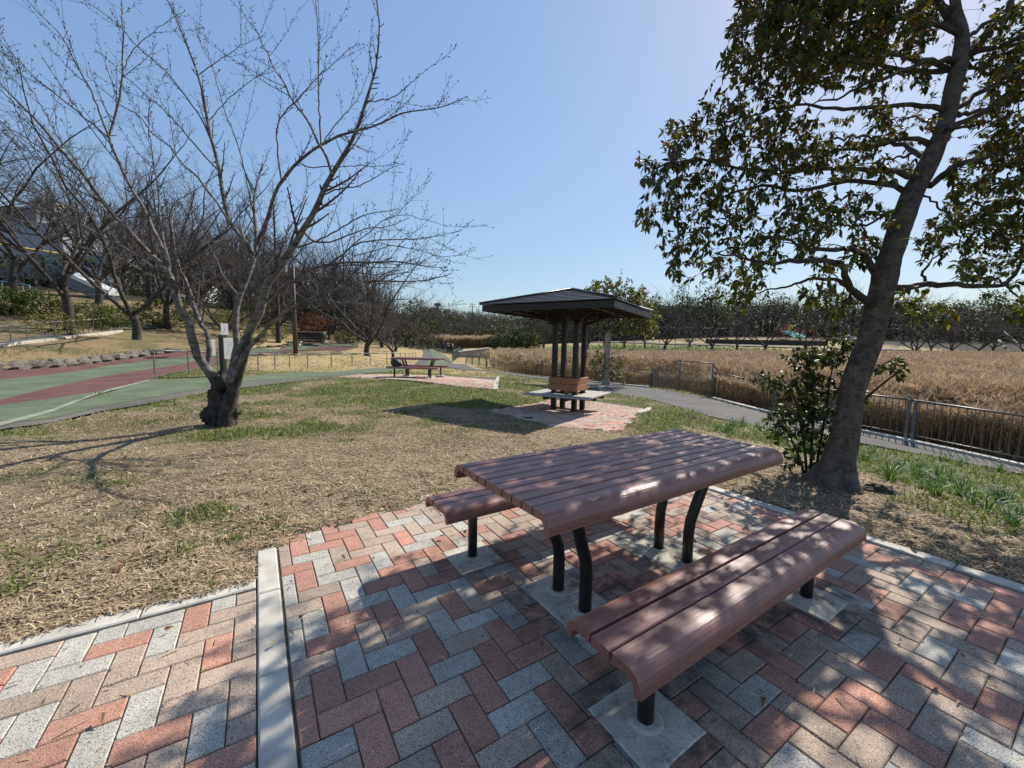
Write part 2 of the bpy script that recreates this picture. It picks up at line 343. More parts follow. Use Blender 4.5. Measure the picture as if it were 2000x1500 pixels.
M['greyclad'] = pm('dark_grey_cladding', (.16, .17, .18), (.11, .118, .125), 2, .7)
M['whitewall'] = pm('white_render', (.70, .70, .68), (.58, .58, .56), 2, .8)
M['yellow'] = pm('yellow_trim', (.75, .58, .12), (.65, .5, .1), 4, .6)
M['skyblue'] = pm('light_blue_rail', (.22, .45, .62), (.18, .38, .55), 4, .5)
M['glass'] = pm('dark_window_glass', (.03, .04, .05), (.05, .06, .07), 2, .12, spec=.8)
M['rust'] = pm('brown_lamp_pole', (.085, .04, .028), (.06, .03, .022), 6, .6)
M['teal'] = pm('turquoise_plastic', (.10, .45, .38), (.08, .4, .33), 3, .4)
M['redp'] = pm('red_plastic', (.45, .06, .05), (.38, .05, .04), 3, .5)
M['skin'] = pm('skin', (.45, .28, .2), (.42, .26, .18), 5, .6)
M['water'] = pm('dark_water', (.03, .033, .028), (.04, .04, .03), 1, .08, 6, .2, .02)
# ================================================================== SETTING
rng = np.random.default_rng(7); rnd = random.Random(5)
PHI = R_(32.5); U = np.array([math.cos(PHI), math.sin(PHI)]); W_ = np.array([-math.sin(PHI), math.cos(PHI)])
def uv2xy(u, v): return u*U[0]+v*W_[0], u*U[1]+v*W_[1]
def xy2uv(x, y): return x*U[0]+y*U[1], x*W_[0]+y*W_[1]
def inpoly(px, py, poly):
    poly = np.asarray(poly, float); c = np.zeros(len(px), bool); j = len(poly)-1
    for i in range(len(poly)):
        xi, yi = poly[i]; xj, yj = poly[j]
        c ^= ((yi > py) != (yj > py)) & (px < (xj-xi)*(py-yi)/(yj-yi+1e-12)+xi); j = i
    return c
BLOCK = []            # polygons with no grass
def resample(P, n):
    P = np.asarray(P, float); d = np.concatenate([[0], np.cumsum(np.hypot(*(np.diff(P[:, :2], axis=0).T)))]); t = np.linspace(0, d[-1], n)
    return np.stack([np.interp(t, d, P[:, k]) for k in range(P.shape[1])], 1)
def band(name, A, B, mat, off=.02, n=160, m=8, label=None, block=True, edge=0):
    a = resample([gnd(*p) for p in A], n); b = resample([gnd(*p) for p in B], n)
    if edge:
        s = np.linspace(0, 60, n); b[:, 0] += (fbm(s, s*0, 3)-.5)*edge; b[:, 1] += (fbm(s, s*0+9, 5)-.5)*edge
    t = np.linspace(0, 1, m+1)[None, :, None]; P = a[:, None, :2]*(1-t)+b[:, None, :2]*t
    r = np.hypot(P[..., 0], P[..., 1]); Z = H(P[..., 0], P[..., 1])+off*(1+np.clip((r-15)/25, 0, 2.5))
    V = np.concatenate([P, Z[..., None]], 2).reshape(-1, 3); i = np.arange(n-1)[:, None]*(m+1)+np.arange(m)[None]
    F = np.stack([i, i+1, i+m+2, i+m+1], -1).reshape(-1, 4)
    me = npmesh(name, V, F, mat, smooth=True)
    o = mobj(name, me); o['kind'] = 'structure'
    if label: o['label'] = label
    # make faces point up
    nz = np.array(me.polygons[len(me.polygons)//2].normal[:])
    if nz[2] < 0: me.flip_normals()
    if block: BLOCK.append(np.concatenate([a[:, :2], b[::-1, :2]]))
    return a, b
# --- surfaced paths
asp_up = [(838,683),(852,690),(866,700),(885,711),(906,712),(957,724),(1022,732),(1057,737),(1150,746),(1218,754),(1266,759),(1392,781),(1512,811),(1600,829),(1692,848),(1992,911),(2200,955),(2400,1000)]
asp_lo = [(826,683),(828,690),(822,700),(810,711),(860,716),(900,722),(957,727),(1020,736),(1090,744),(1146,758),(1200,770),(1260,778),(1320,794),(1360,806),(1440,826),(1512,842),(1690,868),(1996,927),(2200,972),(2400,1020)]
band('asphalt_path', asp_up, asp_lo, M['asphalt'], .018, 260, 8, edge=.12)
band('worn_path', [(-300,905),(0,826),(100,803),(200,772),(290,743),(330,742),(400,739),(480,736),(600,728),(700,722),(757,719),(830,712),(850,700),(846,690),(836,683)],
     [(-300,960),(0,841),(100,829),(200,805),(300,789),(390,771),(520,753),(620,742),(700,733),(760,727),(860,716),(884,708),(874,698),(860,690),(846,683)], M['asphalt2'], .022, 240, 8, edge=.1)
band('green_path', [(-300,898),(0,829),(100,803.5),(200,773),(290,744),(330,742.5),(400,740),(480,737),(600,729),(700,723),(757,720),(828,712),(845,700),(842,690),(834,683)],
     [(-300,925),(0,831),(100,820),(200,796),(300,778),(400,760),(480,748),(560,741),(640,735),(720,729),(800,722),(866,712),(874,704),(866,696),(842,683)], M['track_green'], .028, 240, 8, block=False)
TL0 = [(-300,752),(0,725),(100,720),(200,708),(300,694),(400,684),(470,679.5),(560,672.5),(640,670),(700,668)]
TL1 = [(-300,800),(0,743),(100,733),(200,716),(300,703),(377,697),(470,688),(560,677),(640,673),(700,670.5)]
TL2 = [(-300,870),(0,782),(100,758),(200,737),(300,720),(383,705),(470,692),(544,687),(600,681),(700,675)]
TL3 = [(-300,880),(0,793),(100,780),(187,767),(290,743),(340,728),(420,709),(490,694),(560,689),(700,677)]
TL4 = [(-300,902),(0,830),(100,804),(187,770),(291,744),(341,729),(421,710),(491,695),(561,690),(701,678)]
band('red_track', TL0, TL1, M['track_red'], .02, 160, 5)
band('green_track', TL1, TL2, M['track_green'], .02, 160, 5)
band('red_track', TL2, TL3, M['track_red'], .0202, 160, 4)
band('green_track', TL3, TL4, M['track_green'], .0204, 160, 3)
band('painted_line', [(-300,888),(0,829),(100,803),(187,769.5),(290,743.5)], [(-300,902),(0,836.5),(100,808.5),(187,773.6),(290,746)], M['paint'], .034, 80, 1, block=False)
band('terrace_path', [(-300,700),(-60,684),(23,664),(130,652),(238,638),(330,634)], [(-300,722),(-60,697),(23,674),(130,660),(238,644),(330,640)], M['asphalt2'], .03, 80, 3)
band('far_road', [(1040,667.5),(1130,668),(1300,671.5),(1420,673.5),(1600,680),(1800,684)], [(1040,669.5),(1130,670.5),(1300,674),(1420,676.5),(1600,682),(1800,686)], M['asphalt2'], .05, 80, 2, block=False)

# --- pavements (polygons in ground coordinates)
EDGE_V = 2.98
def patio_edge(u): return np.where(u < 1.1, 2.86+.20*np.clip(u/1.1, 0, 1), 3.04)
A_U0, A_U1 = .065, 3.44
gz = np.array([1.36, 9.6]); GR = R_(-31)
gu = np.array([math.cos(GR), math.sin(GR)]); gv = np.array([-math.sin(GR), math.cos(GR)])
GP = [gnd(*p)[:2] for p in ((956,802),(1075,782),(1192,785.5),(1268,800),(1214,844),(1080,834))]
TB = [gnd(*p)[:2] for p in ((629,740),(900,757),(967,763),(973,737),(856,735.5),(700,733))]
def blocked(x, y):
    u, v = xy2uv(x, y); j = (fbm(u*9, v*9, 31)-.5)*.16; j2 = (fbm(u*14, v*14, 41)-.5)*.05
    b = (u > -.05) & (u < 3.56+j2) & (v < np.where(u < .3, 2.78, patio_edge(u))+j)
    b |= (u <= -.05) & (v < 2.435+j*.5)
    for P in [GP, TB]+BLOCK: b |= inpoly(x+j2, y+j2, P)
    return b

# --- the ground: one sheet out to the horizon
def lawn_masks(x, y):
    """(green, bare) 0..1"""
    r = np.hypot(x, y)
    g = fbm(x*.9, y*.9, 11, 5)*.62+fbm(x*3.1, y*3.1, 12, 3)*.38
    base = .10+.20*np.clip((y-5)/5, 0, 1)
    g = np.clip((g-.62+base)/.22, 0, 1)
    for (hx, hy, hr, hw) in HOT:
        d2 = ((x-hx)**2+(y-hy)**2)/hr**2*(.6+.8*vnoise(x*6, y*6, 5)); g = np.clip(g+hw*np.exp(-d2*1.6), -1, 1)
    g = np.clip(g, 0, 1)
    b = np.clip((fbm(x*1.5, y*1.5, 21, 4)-.50)/.2, 0, 1)
    return g, b
HOT = []
def hot(px, py, r, w): p = gnd(px, py); HOT.append((p[0], p[1], r, w))
for q in ((400,1005,.17,1.2),(350,1015,.12,.8),(340,1035,.08,.9),(465,1055,.09,1.2),(530,960,.10,.7),(230,945,.2,.7),(170,935,.25,.5),(20,1160,.12,.9),(560,845,.45,1.3),(470,850,.4,1.2),(630,835,.3,1),(400,855,.5,.9),(300,830,.6,.4),
          (600,790,1.4,.42),(760,785,1.3,.45),(900,770,1.2,.35),(680,760,1.6,.4),(850,860,.8,.3),(1020,800,.7,.5),(700,900,1.0,-.8),(850,920,1.0,-.9),(550,920,.7,-.6),(100,1100,1.2,-.3),(1240,790,.6,.4),(1300,830,.5,.5),
          (1480,830,1.2,1.2),(1560,850,1.2,1.3),(1450,850,.8,1),(1750,900,1.5,1.4),(1900,930,1.5,1.5),(1980,980,1.2,1.3),(1700,880,1.0,1.2),(1600,880,.8,1.0),(1850,930,2.0,1.6),(1740,885,1.6,1.5),(2000,965,1.5,1.5),(1950,1020,.6,1.2),(1850,1000,.5,.9),(1650,1000,.6,-.6),(1900,1080,.8,-.5),(1500,960,.5,-.3)): hot(*q)
th = np.concatenate([np.linspace(-180, -62, 40)[:-1], np.linspace(-62, 62, 356), np.linspace(62, 180, 40)[1:-1]])*math.pi/180
rr = np.concatenate([[.0], .4*np.exp(np.arange(0, 470)*.0155)])
TH, RR = np.meshgrid(th, rr); X = RR*np.sin(TH); Y = RR*np.cos(TH)
Z = H(X, Y)
g_, b_ = lawn_masks(X, Y)
u_, v_ = xy2uv(X, Y)
inA = (u_ > -.12) & (u_ < 3.60) & (v_ < np.where(u_ < 1.1, 2.95, 3.08)); inB = (u_ <= -.05) & (v_ < 2.5)
blk = inA | inB
nz = (fbm(X*7, Y*7, 3, 3)-.5)*.05*np.clip((9-RR)/6, .15, 1)+(fbm(X*1.1, Y*1.1, 4, 3)-.5)*.10*np.clip((RR-2.5)/3, 0, 1)
near_path = np.zeros(X.shape, bool)
for P in BLOCK+[GP, TB]:
    near_path |= inpoly(X.ravel(), Y.ravel(), P).reshape(X.shape)
nz = np.where(near_path, -.03-.02*np.clip((RR-15)/25, 0, 3), nz)
nz = np.where(blk, -.05, nz+.012)
# a small dug mound beside the narcissus bed
mp = gnd(1360, 822); nz = nz+.16*np.exp(-((X-mp[0])**2/.12+(Y-mp[1])**2/.09))*(1+.3*(fbm(X*14, Y*14, 9)-.5))
Z = Z+nz
far = np.clip((RR-24)/25, 0, 1)[..., None]
straw = np.array([.35, .275, .175]); green = np.array([.135, .15, .05]); soil = np.array([.15, .11, .07]); marsh = np.array([.13, .095, .055]); wood = np.array([.045, .038, .028]); farg = np.array([.20, .215, .085]); gold = np.array([.46, .35, .18])
C = straw*(1-g_[..., None])+green*g_[..., None]
mott = np.clip((fbm(X*22, Y*22, 77, 3)-.42)/.2, 0, 1)[..., None]
C = C*(.75+.25*mott)
C = C*(1-.45*b_[..., None])+soil*.45*b_[..., None]
# golden far lawns, marsh floor and woodland floor
ux = np.where(Y > .1, X/np.maximum(Y, .1), np.sign(X)*9)
isl = np.clip((Y-17)/6, 0, 1)*np.clip((.02-ux)/.1, 0, 1); C = C*(1-isl[..., None])+(gold*(.75+.4*fbm(X*.8, Y*.8, 8)[..., None]))*isl[..., None]
slope = np.clip((-.62-ux)/.08, 0, 1)*np.clip((Y-14)/3, 0, 1)
C = C*(1-slope[..., None])+np.where(fbm(X*.5, Y*.5, 61)[..., None] > .5, np.array([.20, .17, .085]), np.array([.30, .22, .12]))*slope[..., None]
pond = np.clip((-.95-Z)/.25, 0, 1)*(X > 0); C = C*(1-pond[..., None])+marsh*pond[..., None]
bank = (ux > -.05)*np.clip((RR-62)/4, 0, 1); C = C*(1-bank[..., None])+np.where(RR[..., None] > 84, gold*.85, farg)*bank[..., None]
wd = np.clip((RR-112)/12, 0, 1)+np.clip((Y-52)/8, 0, 1)*(ux < -.12); wd = np.clip(wd, 0, 1)[..., None]; C = C*(1-wd)+wood*wd
# trodden needle-and-soil floor below the evergreen
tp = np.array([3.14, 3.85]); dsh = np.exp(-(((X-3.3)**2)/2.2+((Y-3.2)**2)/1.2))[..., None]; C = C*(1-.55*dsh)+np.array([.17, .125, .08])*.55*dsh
nth, nr = len(th), len(rr)
i = np.arange(nr-1)[:, None]*nth+np.arange(nth)[None]; j = np.arange(nr-1)[:, None]*nth+(np.arange(nth)+1)[None] % nth
F = np.stack([i, i+nth, j+nth, j], -1).reshape(-1, 4)
m, t, b, o = nmat('lawn_ground'); a = t.nodes.new('ShaderNodeVertexColor'); a.layer_name = 'tint'
wv = coords(t, 'World'); n1 = noise(t, wv, 34, 6, .7); n2 = noise(t, wv, 5, 5, .6)
col = mix(t, 1.0, a.outputs[0], ramp(t, n1, [(.32, .50), (.68, 1.15)]), 'MULTIPLY'); col = mix(t, 1.0, col, ramp(t, n2, [(.3, .82), (.7, 1.1)]), 'MULTIPLY')
t.links.new(col, b.inputs['Base Color']); b.inputs['Roughness'].default_value = .95; b.inputs['Specular IOR Level'].default_value = .1
bump(t, b, n1, .8, .03); M['ground'] = m
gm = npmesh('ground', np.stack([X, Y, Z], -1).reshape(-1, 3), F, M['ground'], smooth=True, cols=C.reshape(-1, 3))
if gm.polygons[len(gm.polygons)//2].normal[2] < 0: gm.flip_normals()
tag(mobj('ground', gm), kind='structure')

# --- brick pavements
BW, BL, BH, GAP = .1, .2, .045, .0035
def brick_geo(l, w_, mi_, mb=None, T=None):
    c = .004; x, y = l/2-GAP/2, w_/2-GAP/2
    V = [(-x, -y, -BH), (x, -y, -BH), (x, y, -BH), (-x, y, -BH), (-x, -y, -c), (x, -y, -c), (x, y, -c), (-x, y, -c), (-x+c, -y+c, 0), (x-c, -y+c, 0), (x-c, y-c, 0), (-x+c, y-c, 0)]
    Fc = [(k*4+i, k*4+(i+1) % 4, k*4+4+(i+1) % 4, k*4+4+i) for k in range(2) for i in range(4)]+[(8, 9, 10, 11)]
    if mb is None: mb = MB()
    if T is not None: V = [T(p) for p in V]
    return mb.add(V, Fc, mi_)
def herring(u0, u1, v0, v1, ou=0, ov=0):
    out = []
    for i in range(int((u0-ou)/BW)-3, int((u1-ou)/BW)+3):
        for j in range(int((v0-ov)/BW)-3, int((v1-ov)/BW)+3):
            k = (i-j) % 4
            if k == 0: r = (ou+i*BW, ou+(i+2)*BW, ov+j*BW, ov+(j+1)*BW)
            elif k == 3: r = (ou+i*BW, ou+(i+1)*BW, ov+j*BW, ov+(j+2)*BW)
            else: continue
            a, b2, c, d = max(r[0], u0), min(r[1], u1), max(r[2], v0), min(r[3], v1)
            if b2-a > .02 and d-c > .02: out.append((a, b2, c, d))
    return out
_bm = {}
PICKW = [.36, .78]
def pick():
    x = rnd.random(); return 0 if x < PICKW[0] else (1 if x < PICKW[1] else 2)
def proj(x, y, z=0):
    v = _M3.T @ np.array([x, y, z-CAMH]); return 1000+FPX*v[0]/-v[2], 750-FPX*v[1]/-v[2], -v[2]
def visible(x, y, z=0, mar=60):
    a, b_, d = proj(x, y, z); return d > .2 and -mar < a < 2000+mar and -mar < b_ < 1500+mar
def pave(name, rects, parent_rz, o2w, top, keep, z=None, maxn=300):
    """rects in local u,v ; o2w maps to world"""
    root = empty(name); root['kind'] = 'structure'
    items = []
    for (a, b2, c, d) in rects:
        cu, cv = (a+b2)/2, (c+d)/2; x, y = o2w(cu, cv)
        if not keep(cu, cv, x, y): continue
        items.append((math.hypot(x, y), cu, cv, b2-a, d-c, x, y, pick()))
    items.sort(); rest = MB(); nrest = 0
    for k, (_, cu, cv, l, wd_, x, y, c) in enumerate(items):
        zz = (top if z is None else float(z(x, y))+top)+rnd.uniform(-.0018, .0018)
        swap = wd_ > l; L_, W2 = (wd_, l) if swap else (l, wd_); rz = parent_rz+(math.pi/2 if swap else 0)+rnd.uniform(-.006, .006)
        if k < maxn:
            key = (round(L_, 3), round(W2, 3), c)
            if key not in _bm: _bm[key] = brick_geo(L_, W2, 0).mesh('brick', [BR[c]])
            ob = mobj('brick', _bm[key], root, (x, y, zz+rnd.uniform(-.001, .0012)), rz); ob.rotation_euler = (rnd.uniform(-.008, .008), rnd.uniform(-.008, .008), rz)
        else:
            ca, sa = math.cos(rz), math.sin(rz)
            if L_ < .12 and W2 < .03: continue
            brick_geo(L_, W2, c, rest, lambda p: (x+p[0]*ca-p[1]*sa, y+p[0]*sa+p[1]*ca, zz+p[2])); nrest += 1
    if nrest:
        o = rest.build('brick_field', BR, root); o['kind'] = 'stuff'
    return root
def sheet(name, pts, mat, z, parent=None, n=1, off=0):
    """flat or draped quad sheet from 4 corner points"""
    P = np.array(pts, float); t = np.linspace(0, 1, n+1); S, T = np.meshgrid(t, t)
    XY = (P[0]*((1-S)*(1-T))[..., None]+P[1]*(S*(1-T))[..., None]+P[2]*(S*T)[..., None]+P[3]*((1-S)*T)[..., None])
    ZZ = np.full(S.shape, float(z)) if not callable(z) else z(XY[..., 0], XY[..., 1])+off
    V = np.concatenate([XY, ZZ[..., None]], 2).reshape(-1, 3); i = np.arange(n)[:, None]*(n+1)+np.arange(n)[None]
    F = np.stack([i, i+1, i+n+2, i+n+1], -1).reshape(-1, 4); me = npmesh(name, V, F, mat)
    if me.polygons[0].normal[2] < 0: me.flip_normals()
    return mobj(name, me, parent)
TOPZ = .012
rects = herring(A_U0+.004, A_U1, -2.2, 3.06, .03, .02)
patio = pave('patio', rects, PHI, uv2xy, TOPZ, lambda u, v, x, y: v < patio_edge(np.array(u))+.03 and visible(x, y, 0, 130))
sheet('joint_bed', [uv2xy(*p) for p in ((A_U0-.01, -2.4), (A_U1+.05, -2.4), (A_U1+.05, 3.10), (A_U0-.01, 3.0))], M['joint'], TOPZ-.007, patio)
rects = herring(-2.6, -.045, -1.6, 2.36, .07, .05)
pathB = pave('brick_path', rects, PHI, uv2xy, TOPZ, lambda u, v, x, y: visible(x, y, 0, 130))
sheet('joint_bed', [uv2xy(*p) for p in ((-2.8, -1.8), (-.04, -1.8), (-.04, 2.38), (-2.8, 2.38))], M['joint'], TOPZ-.007, pathB)
# kerbs
def kerbs(root, p0, p1, width, seg, top=.016, side=1, h=.10):
    p0, p1 = np.array(p0), np.array(p1); L = np.hypot(*(p1-p0)); d = (p1-p0)/L; nrm = np.array([-d[1], d[0]])*side; k = 0.0; rz = math.atan2(d[1], d[0])
    while k < L-.02:
        e = min(L, k+seg); c = p0+d*(k+e)/2+nrm*width/2
        mb = MB().box((0, 0, -h/2), (e-k-.005, width, h), 0, 0, .006)
        mb.build('kerb_stone', M['kerb'], root, (c[0], c[1], top+rnd.uniform(-.0015, .0015)), rz+rnd.uniform(-.002, .002)); k = e
kr = empty('kerb'); kr['kind'] = 'structure'
kerbs(kr, uv2xy(-.04, -1.9), uv2xy(-.04, 2.80), .10, .6, .016, -1)
kerbs(kr, uv2xy(3.455, -1.9), uv2xy(3.455, 3.10), .10, .6, .02, -1)
kerbs(kr, uv2xy(-2.9, 2.37), uv2xy(-.045, 2.37), .10, .6, .018, 1)
kerbs(kr, uv2xy(1.05, 3.07), uv2xy(3.45, 3.07), .10, .6, .016, 1)

# far pavements
def o2g(a, b_): p = gz+gu*a+gv*b_; return p[0], p[1]
PICKW[:] = [.34, .95]
rects = herring(-3.4, 3.2, -3.6, 2.6, 0, 0)
Hf = lambda x, y: H(x, y)
def ggrass(u, v, x, y): return bool(inpoly(np.array([x]), np.array([y]), GP)[0])
gp = pave('shelter_pavement', rects, GR, o2g, .02, ggrass, Hf, 300)
def drape(poly, root, off_):
    cen = np.array(poly).mean(0); mbj = MB(); m_ = len(poly)
    for q in range(m_):
        ax = [np.array(poly[q])*(1-s)+np.array(poly[(q+1) % m_])*s for s in np.linspace(0, 1, 7)]
        for s in range(6):
            for k in range(6):
                quad = [cen+(ax[s]-cen)*k/6, cen+(ax[s]-cen)*(k+1)/6, cen+(ax[s+1]-cen)*(k+1)/6, cen+(ax[s+1]-cen)*k/6]
                mbj.add([(p[0], p[1], float(H(p[0], p[1]))+off_) for p in quad], [(0, 1, 2, 3)])
    me = mbj.mesh('joint_bed', M['joint'])
    if me.polygons[5].normal[2] < 0: me.flip_normals()
    return mobj('joint_bed', me, root)
drape(GP, gp, .012)
def kline(root, e0, e1, w_):
    Lk = np.hypot(*(e1-e0)); dk = (e1-e0)/Lk; nk = np.array([-dk[1], dk[0]])
    for s in np.arange(0, Lk-.3, .6):
        c = e0+dk*(s+.3)+nk*0; MB().box((0, 0, -.05), (.59, w_, .1), 0, 0, .005).build('kerb_stone', M['kerb'], root, (c[0], c[1], float(H(c[0], c[1]))+.045), math.atan2(dk[1], dk[0]))
kline(gp, GP[3], GP[3]*.45+GP[4]*.55, .13)
TBY = R_(-6); tc = gnd(806, 739)[:2]
tu = np.array([math.cos(TBY), math.sin(TBY)]); tv = np.array([-math.sin(TBY), math.cos(TBY)])
def o2t(a, b_): p = tc+tu*a+tv*b_; return p[0], p[1]
TBp = np.array(TB); PICKW[:] = [.40, .84]
rects = herring(-4.2, 4.0, -3.2, 3.0)
def tk(u, v, x, y): return bool(inpoly(np.array([x]), np.array([y]), TB)[0])
tp_ = pave('far_table_pavement', rects, TBY, o2t, .03, tk, Hf, 300)
drape(TB, tp_, .018)
kline(tp_, TBp[2], TBp[3], .14)

# ================================================================== PICNIC FURNITURE
def edge_prof(y0, y1, zt, r, thick=.034, drop=.07, flip=False):
    """rounded outer slat: flat top from y0 then curls down to y1"""
    s = 1 if y1 > y0 else -1; o = [(y0, zt)]
    for k in range(0, 9):
        a = k/8*math.pi/2; o.append((y1-s*r+s*r*math.sin(a), zt-r+r*math.cos(a)))
    o.append((y1, zt-drop)); o.append((y1-s*thick*.6, zt-drop-.004))
    ri = r-thick*.75
    for k in range(6, -1, -1):
        a = k/6*math.pi/2; o.append((y1-s*r+s*ri*math.sin(a), zt-r+ri*math.cos(a)-thick*.1))
    o.append((y0, zt-thick))
    return o if s < 0 else o[::-1]
def flat_prof(y0, y1, zt, thick=.034, c=.004):
    return [(y0+c, zt), (y0, zt-c), (y0, zt-thick), (y1, zt-thick), (y1, zt-c), (y1-c, zt)]
def slats(root, L, W, zt, ne, edge, r, drop, far=False):
    y = -W/2; inner = W-2*edge; g = .009
    P = [edge_prof(-W/2+edge-g/2, -W/2, zt, r, .034, drop)]
    for k in range(ne): P.append(flat_prof(-W/2+edge+inner*k/ne+g/2, -W/2+edge+inner*(k+1)/ne-g/2, zt))
    P.append(edge_prof(W/2-edge+g/2, W/2, zt, r, .034, drop))
    for p in P:
        e = rnd.uniform(-.002, .002); MB().prism(p, -L/2+e, L/2+e, 0).build('slat', M['slat'], root)
def footing(root, x, y, sx, sy, holes):
    mb = MB().box((0, 0, -.03), (sx, sy, .06), 0, 0, .005); f = mb.build('concrete_footing', M['footing'], root, (x, y, .017))
    for hx, hy in holes:
        mb = MB(); mb.tube([(0, 0, -.01), (0, 0, .004), (0, 0, .0045)], [.062, .060, .045], 18); mb.build('mortar_collar', M['footing'], root, (x+hx, y+hy, .017))
def picnic_table(loc, rz, label, group):
    t_ = empty('picnic_table', loc, rz); tag(t_, label, 'picnic table', group)
    slats(t_, 1.77, .76, .70, 8, .10, .058, .075)
    for s in (-1, 1):
        for q in (-1, 1):
            mb = MB(); pts = [(s*.417, q*.10, 0), (s*.417, q*.10, .2), (s*.425, q*.102, .27), (s*.455, q*.108, .35), (s*.50, q*.12, .47), (s*.55, q*.135, .60), (s*.575, q*.14, .66)]
            mb.tube(pts, .031, 14); mb.build('leg', M['metal_black'], t_)
        MB().box((s*.575, 0, .652), (.05, .60, .022)).build('crossbar', M['metal_black'], t_)
        footing(t_, s*.417, 0, .30, .46, [(0, -.10), (0, .10)])
    return t_
def bench(loc, rz, label, group):
    t_ = empty('bench', loc, rz); tag(t_, label, 'bench', group)
    slats(t_, 1.765, .31, .40, 1, .113, .058, .07)
    for s in (-1, 1):
        mb = MB(); mb.tube([(s*.643, 0, 0), (s*.643, 0, .365)], .028, 14); mb.build('leg', M['metal_black'], t_)
        MB().box((s*.643, 0, .357), (.05, .22, .016)).build('seat_bracket', M['metal_black'], t_)
        footing(t_, s*.643, 0, .28, .28, [(0, 0)])
    return t_
TY = .586; tcx, tcy = .665, 2.15
picnic_table((tcx, tcy, 0), TY, 'large slatted brown picnic table in dappled shade on the near brick patio', 'brown slatted picnic tables')
def off(c, rz, a, b_): return (c[0]+a*math.cos(rz)-b_*math.sin(rz), c[1]+a*math.sin(rz)+b_*math.cos(rz))
p = off((tcx, tcy), TY, 0, -.633); bench((*p, 0), TY, 'nearest slatted brown bench in front of the big picnic table', 'brown slatted benches')
p = off((tcx, tcy), TY, 0, .633); bench((*p, 0), TY, 'slatted brown bench half hidden behind the big picnic table', 'brown slatted benches')
p = tc+tv*.6; zb = float(H(*p))+.03
picnic_table((*p, zb), TBY, 'small distant picnic table on pink bricks beside the green path', 'brown slatted picnic tables')
q = tc-tv*.03; bench((*q, zb), TBY, 'front bench of the distant picnic table with a black bag on it', 'brown slatted benches')
q = tc+tv*1.23; bench((*q, zb), TBY, 'rear bench beyond the distant picnic table', 'brown slatted benches')
# bag
bgp = tc-tv*.03+tu*(-.62)
bag = empty('backpack', (bgp[0], bgp[1], zb+.402), TBY); tag(bag, 'black bag slumped on the bench of the distant picnic table', 'bag')
mb = MB()
def blob(mb, c, r, n=10, m=7, seed=0, amp=.12, mi_=0):
    V = [(c[0], c[1], c[2]-r[2])]
    for i in range(1, m):
        for k in range(n):
            a = math.pi*i/m; b_ = 2*math.pi*k/n; f = 1+amp*(_hash(np.int64(i*7+seed), np.int64(k), seed)-.5)*2
            V.append((c[0]+r[0]*math.sin(a)*math.cos(b_)*f, c[1]+r[1]*math.sin(a)*math.sin(b_)*f, c[2]-r[2]*math.cos(a)*f))
    V.append((c[0], c[1], c[2]+r[2])); F = [(0, 1+(k+1) % n, 1+k) for k in range(n)]
    F += [(1+i*n+k, 1+i*n+(k+1) % n, 1+(i+1)*n+(k+1) % n, 1+(i+1)*n+k) for i in range(m-2) for k in range(n)]
    F += [(1+(m-2)*n+k, 1+(m-2)*n+(k+1) % n, len(V)-1) for k in range(n)]
    return mb.add(V, F, mi_, True)
blob(mb, (0, 0, .13), (.15, .11, .135), 12, 8, 3, .1); blob(mb, (.14, 0, .08), (.12, .1, .08), 10, 7, 5, .12); mb.build('bag_body', M['cloth_black'], bag)
mb = MB(); mb.tube([(-.05, -.11, .2), (.02, -.17, .12), (.10, -.15, .03)], .012, 6); mb.build('strap', M['cloth_black'], bag)

# ================================================================== SHELTER (parasol-roofed seat)
gzz = float(H(gz[0], gz[1]))+.02
gb = empty('park_shelter', (gz[0], gz[1], gzz), GR); tag(gb, 'dark timber shelter with square brown roof and wraparound bench on the lawn', 'shelter')
PS = .26
for a in (-1, 1):
    for b_ in (-1, 1):
        MB().box((0, 0, 1.16), (.105, .105, 2.32), 0, 0, .006).build('post', M['darkwood'], gb, (a*PS, b_*PS, 0))
        mb = MB(); mb.tube([(a*(PS+.03), b_*(PS+.03), 2.05), (a*.75, b_*.75, 2.28)], .035, 4); mb.build('brace', M['darkwood'], gb)
a_ = 1.5; zf0, zf1 = 2.27, 2.40
for k in range(4):
    rz = k*math.pi/2
    mb = MB().box((0, -a_+.02, (zf0+zf1)/2), (2*a_-.002, .04, zf1-zf0), 0)
    mb.build('fascia', M['fasciagrey'] if k == 1 else M['fascia'], gb, (0, 0, 0), rz)  # the fascia board on one side is a paler grey
    # roof courses
    n = 8; z0, z1 = zf1+.015, 2.85; ov = a_+.045
    for q in range(n):
        f0, f1 = q/n, (q+1)/n; y0 = ov*(1-f0); y1 = ov*(1-f1); h0 = z0+(z1-z0)*f0; h1 = z0+(z1-z0)*f1
        st = .022
        V = [(-y0, -y0, h0), (y0, -y0, h0), (y0, -y0, h0+st), (-y0, -y0, h0+st), (y1, -y1, h1+.004), (-y1, -y1, h1+.004)]
        F = [(0, 1, 2, 3), (3, 2, 4, 5), (1, 0, 5, 4)]
        if q == n-1: V = V[:4]+[(0, 0, h1)]; F = [(0, 1, 2, 3), (3, 2, 4), (1, 0, 4)]
        MB().add(V, F).build('roof_panel', M['roofmetal'], gb, (0, 0, 0), rz)
    mb = MB(); mb.tube([(ov, -ov, z0+.03), (0, 0, z1+.03)], .028, 5); mb.build('hip_cap', M['roofmetal'], gb, (0, 0, 0), rz)
    for q in (-.95, -.45, .05, .55, 1.05):
        MB().box((q, -.75, 2.30), (.05, 1.38, .055)).build('rafter', M['fascia'], gb, (0, 0, 0), rz)
MB().box((0, 0, 2.35), (2*a_-.09, 2*a_-.09, .02)).build('ceiling_board', M['fascia'], gb)
